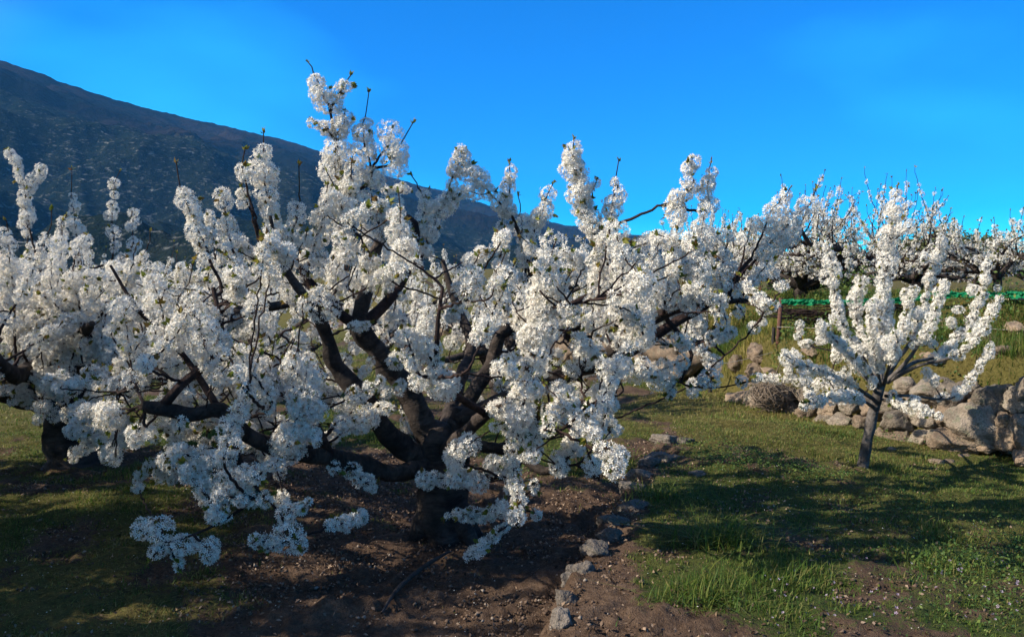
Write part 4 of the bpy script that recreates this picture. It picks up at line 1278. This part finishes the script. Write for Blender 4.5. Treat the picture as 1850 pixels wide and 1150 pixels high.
def prunings():
    rng = np.random.default_rng(15)
    b = Buf()
    for k in range(170):
        t = rng.random()
        c = at(1425 + 300 * t, 566 + rng.normal() * 7, 11.3 - 1.6 * t)
        c[1] += rng.uniform(0, .3)
        L = rng.uniform(.3, .9)
        u = np.array((1, -.6 + rng.normal() * .4, rng.normal() * .14)); u /= np.linalg.norm(u)
        tube(b, [c - u * L / 2, c + rng.normal(size=3) * .04, c + u * L / 2], [.008, .007, .003], 4, .1, cap=False)
    tag(b.build('pruned_branches', M['twig'], None, True), 'low row of dark pruned branches heaped along the terrace edge under the netting', 'branches')
prunings()

def stick():
    pts = []
    for px, py in ((690, 1128), (712, 1085), (745, 1048), (780, 1024), (812, 1008)):
        x, y, z = ground_at(px, py)
        pts.append((x, y, gz(x, y) + .035))
    b = Buf(); tube(b, pts, [.006, .011, .013, .012, .008], 8, .03, .12)
    o = b.build('dead_branch', M['stick'], None, True, True)
    tag(o, 'thin dark dead branch lying on the soil before the big trunk', 'branch')
stick()

# ------------------------------------------------------------------ grass, weeds, litter
def blades(buf, x, y, h, w, rng, lean=.5, bend=.6):
    n = len(x)
    z = terrain(x, y)
    a = rng.uniform(0, 6.283, n)
    l = np.abs(rng.normal(size=n)) * lean
    dx, dy = np.cos(a), np.sin(a)
    sx, sy = -dy, dx
    pts = []
    for t, wd in ((0, 1.0), (.5, .75), (1, .0)):
        off = h * (l * t + bend * l * t * t)
        zz = h * t * (1 - .35 * np.minimum(l, 1) * t)
        c = np.stack([x + dx * off, y + dy * off, z + zz - (0.01 if t == 0 else 0)], 1)
        if wd > 0:
            s = np.stack([sx, sy, np.zeros(n)], 1) * (w * wd / 2)[:, None]
            pts += [c - s, c + s]
        else: pts.append(c)
    v = np.stack(pts, 1)
    k = (np.arange(n) * 5)[:, None]
    buf.add(v.reshape(-1, 3), np.array([[0, 1, 3, 2]]) + k, np.array([[2, 3, 4]]) + k)

def scatter(rng, n, box):
    x = rng.uniform(box[0], box[1], n); y = rng.uniform(box[2], box[3], n)
    vis = np.abs(x) < (y * .69 + .5)
    return x[vis], y[vis]

def build_grass():
    rng = np.random.default_rng(31)
    gb, db = Buf(), Buf()
    for n, box, hs_ in ((800000, (-6.5, 6.5, 3.2, 9.0), 1.0), (260000, (-12, 9, 9.0, 17.0), 1.5), (90000, (-14, 12, 17.0, 30), 2.2)):
        x, y = scatter(rng, n, box)
        g, d = turf_mask(x, y)
        dens = fbm(x * 5, y * 5, octv=2, seed=63) * .35 + .75
        k = rng.random(len(x)) < (np.clip((g - .18) * 1.7, 0, 1) * dens + .02 * (vnoise(x * 6, y * 6, seed=3) > .25))
        x, y, g, d = x[k], y[k], g[k], d[k]
        tall = np.clip(fbm(x * 2.2, y * 2.2, octv=3, seed=73), 0, 1)
        h = (1 - .6 * (wall_dist(x, y) > 1.9)) * (.014 + .03 * g + .055 * tall ** 1.5 * (1 - .8 * d)) * rng.uniform(.5, 1.3, len(x)) * hs_
        w = rng.uniform(.0035, .0075, len(x)) * hs_ * (1 + .15 * (y > 6))
        dry = rng.random(len(x)) < d * .85
        blades(gb, x[~dry], y[~dry], h[~dry], w[~dry], rng)
        blades(db, x[dry], y[dry], h[dry] * .8, w[dry], rng, .9)
    # bank vegetation
    n = 230000
    y = rng.uniform(6.5, 19, n); x = rng.uniform(1.5, 9, n)
    s = wall_dist(x, y)
    k = (s > .25) & (s < 2.1) & (x < y * .69 + .4) & (rng.random(n) < np.clip(.6 + .7 * fbm(x * 1.3, y * 1.3, octv=3, seed=88), 0, 1))
    x, y = x[k], y[k]
    d = fbm(x * .8, y * .8, octv=3, seed=99) > -.3
    h = rng.uniform(.06, .26, len(x)) * np.clip(.8 + .8 * fbm(x * 2, y * 2, octv=2, seed=8), .3, 1.6); w = rng.uniform(.006, .013, len(x))
    blades(gb, x[~d], y[~d], h[~d], w[~d], rng)
    bb = Buf(); blades(bb, x[d], y[d], h[d] * .9, w[d], rng, .7)
    tag(bb.build('bank_grass', M['bank_grass']), 'tall yellow green grass covering the bank above the boulder wall', 'grass', kind='stuff')
    tag(gb.build('grass', M['grass']), 'short green grass growing in patches over the orchard floor', 'grass', kind='stuff')
    tag(db.build('dry_grass', M['dry_grass']), 'yellowish dry grass among the green over the orchard floor', 'grass', kind='stuff')
build_grass()

def tuft(px, py, n, h, spread, seed, label):
    rng = np.random.default_rng(seed)
    x, y, z = ground_at(px, py)
    b = Buf()
    xx = x + rng.normal(size=n) * spread; yy = y + rng.normal(size=n) * spread * .8
    blades(b, xx, yy, rng.uniform(.4, 1.1, n) * h, rng.uniform(.004, .008, n), rng, .75, 1.1)
    o = b.build('grass_tuft', M['grass'], local=(x, y, z)); o.location = (x, y, z)
    tag(o, label, 'grass tuft', 'tall grass tufts')
tuft(1312, 985, 420, .20, .12, 1, 'tallest bushy grass tuft in the middle of the right foreground')
tuft(1275, 1085, 300, .13, .12, 2, 'dark grass tuft below the tallest one in the right foreground')
tuft(1195, 905, 300, .15, .13, 3, 'grass tuft growing against the slate grey edging stone')
tuft(1345, 1062, 160, .11, .10, 4, 'small light grass tuft right of the dark one')
tuft(1010, 850, 260, .16, .15, 5, 'lush grass tuft under the lowest right spray of the big tree')
tuft(1095, 845, 300, .17, .16, 6, 'lush grass tuft just left of the stone edging heap')
tuft(1705, 1030, 200, .13, .16, 7, 'grass tuft among clover at the lower right')

def build_weeds():
    rng = np.random.default_rng(77)
    b = Buf()
    spots = [(1330, 835, .30, 1300, .10), (1400, 850, .32, 1500, .12), (1470, 860, .28, 900, .09), (1290, 812, .3, 800, .09), (1780, 1040, .3, 1100, .12), (1830, 1000, .25, 800, .12), (1700, 1010, .25, 500, .09), (1790, 1110, .35, 700, .07), (1590, 920, .35, 600, .07),
             (1600, 800, .25, 500, .12), (1480, 790, .3, 500, .1), (1700, 920, .4, 700, .08), (980, 850, .3, 800, .1), (1080, 830, .3, 900, .1), (1720, 880, .3, 500, .07), (40, 830, .35, 500, .08)]
    for px, py, sp, n, h in spots:
        x, y, z = ground_at(px, py)
        xx = x + rng.normal(size=n) * sp; yy = y + rng.normal(size=n) * sp * .6
        fade = np.exp(-((xx - x) / sp) ** 2 * .4)
        zz = terrain(xx, yy) + rng.uniform(0.01, 1, n) * h * fade
        put(b, (LEAF[0] - (.5, 0, 0), LEAF[1]), np.stack([xx, yy, zz], 1), rng.normal(size=(n, 3)) * .6 + (0, -.1, .9), rng.uniform(.010, .026, n), rng)
    # leafy plants on the bank
    n = 60000
    y = rng.uniform(6.8, 18, n); x = rng.uniform(1.6, 9, n)
    s = wall_dist(x, y)
    f = fbm(x * 1.1, y * 1.1, octv=3, seed=101)
    k = (s > .15) & (s < 2.2) & (f > .05) & (x < y * .69 + .4)
    x, y, f = x[k], y[k], f[k]
    z = terrain(x, y) + rng.uniform(0, 1, len(x)) * np.clip(f, 0, .6) * .75
    put(b, (LEAF[0] - (.5, 0, 0), LEAF[1]), np.stack([x, y, z], 1), rng.normal(size=(len(x), 3)) * .6 + (0, -.2, .8), rng.uniform(.025, .06, len(x)), rng)
    tag(b.build('weeds', M['weed']), 'low broad leaved weeds scattered over the grass and the bank', 'weeds', kind='stuff')
    # lilac wildflowers in the clover, lower right
    b = Buf()
    pos = []
    for k in range(70):
        px, py = rng.uniform(1380, 1850), rng.uniform(1020, 1150)
        x, y, z = ground_at(px, py)
        pos.append((x, y, gz(x, y) + rng.uniform(.03, .07)))
    pos = np.array(pos)
    put(b, FLOWERS[2], pos, rng.normal(size=pos.shape) * .4 + (0, -.4, .8), rng.uniform(.005, .010, len(pos)), rng)
    tag(b.build('wildflowers', M['lilac']), 'tiny lilac wildflowers dotted in the clover at the lower right', 'wildflowers', kind='stuff')
    # dead leaves, chips and fallen petals
    b = Buf()
    x, y = scatter(rng, 90000, (-4.5, 4.5, 3.2, 8.0))
    g, _ = turf_mask(x, y)
    k = rng.random(len(x)) < (1 - g) * .8 * np.clip(.5 + fbm(x * 2, y * 2, octv=2, seed=5), .1, 1)
    x, y = x[k], y[k]
    put(b, (LEAF[0] - (.5, 0, 0), LEAF[1]), np.stack([x, y, terrain(x, y) + .012 + rng.uniform(0, .012, len(x))], 1), rng.normal(size=(len(x), 3)) * .8 + (0, 0, 1), rng.uniform(.008, .030, len(x)), rng)
    tag(b.build('leaf_litter', M['litter']), 'brown dead leaves and chips littering the bare soil', 'leaf litter', kind='stuff')
    # crumbs of earth and gravel
    b = Buf()
    x, y = scatter(rng, 60000, (-4.2, 3.4, 3.2, 7.6))
    g, _ = turf_mask(x, y)
    k = rng.random(len(x)) < np.clip(.75 - 1.3 * g, 0.04, 1) * np.clip(.45 + .8 * fbm(x * 3, y * 3, octv=2, seed=15), .05, 1)
    x, y = x[k], y[k]
    n = len(x)
    octa = np.array([(1, 0, 0), (0, 1, 0), (-1, 0, 0), (0, -1, 0), (0, 0, 1), (0, 0, -1)], float)
    of = np.array([(0, 1, 4), (1, 2, 4), (2, 3, 4), (3, 0, 4), (1, 0, 5), (2, 1, 5), (3, 2, 5), (0, 3, 5)])
    sz = .004 + .012 * rng.random(n) ** 2.2
    v = octa[None] * rng.uniform(.5, 1.2, (n, 6, 1)) + rng.normal(size=(n, 6, 3)) * .15
    a = rng.uniform(0, 6.283, n); ca, sa = np.cos(a)[:, None], np.sin(a)[:, None]
    v = np.stack([v[..., 0] * ca - v[..., 1] * sa, v[..., 0] * sa + v[..., 1] * ca, v[..., 2] * .75], -1) * sz[:, None, None]
    v += np.stack([x, y, terrain(x, y) + .012 + sz * .3], 1)[:, None]
    b.add(v.reshape(-1, 3), None, (of[None] + (np.arange(n) * 6)[:, None, None]).reshape(-1, 3))
    tag(b.build('soil_crumbs', M['crumb']), 'crumbs of brown earth and grit strewn over the bare soil', 'soil', kind='stuff')
    b = Buf()
    x, y = scatter(rng, 420, (-3.5, 3.0, 3.3, 7.0))
    put(b, (LEAF[0] - (.5, 0, 0), LEAF[1]), np.stack([x, y, terrain(x, y) + .03], 1), rng.normal(size=(len(x), 3)) * .3 + (0, 0, 1), rng.uniform(.006, .012, len(x)), rng)
    tag(b.build('fallen_petals', M['petal']), 'white fallen petals sprinkled on the ground under the big tree', 'petals', kind='stuff')
build_weeds()

# ------------------------------------------------------------------ air
def haze(density):
    m = bpy.data.materials.new('haze')
    m.use_nodes = True
    n, l = m.node_tree.nodes, m.node_tree.links
    n.clear()
    out = n.new('ShaderNodeOutputMaterial'); v = n.new('ShaderNodeVolumePrincipled')
    v.inputs['Color'].default_value = (.12, .47, 1.0, 1)
    v.inputs['Density'].default_value = density
    l.new(v.outputs['Volume'], out.inputs['Volume'])
    b = Buf()
    x0, x1, y0, y1, z0, z1 = -5200, 5200, -5200, 5200, -60, 820
    q = np.array([(x0, y0, z0), (x1, y0, z0), (x1, y1, z0), (x0, y1, z0), (x0, y0, z1), (x1, y0, z1), (x1, y1, z1), (x0, y1, z1)], float)
    b.add(q, [(0, 3, 2, 1), (4, 5, 6, 7), (0, 1, 5, 4), (1, 2, 6, 5), (2, 3, 7, 6), (3, 0, 4, 7)])
    tag(b.build('haze', m), 'thin blue haze in the air over the valley', 'haze', kind='stuff')
HAZE = 0.00007
if HAZE: haze(HAZE)
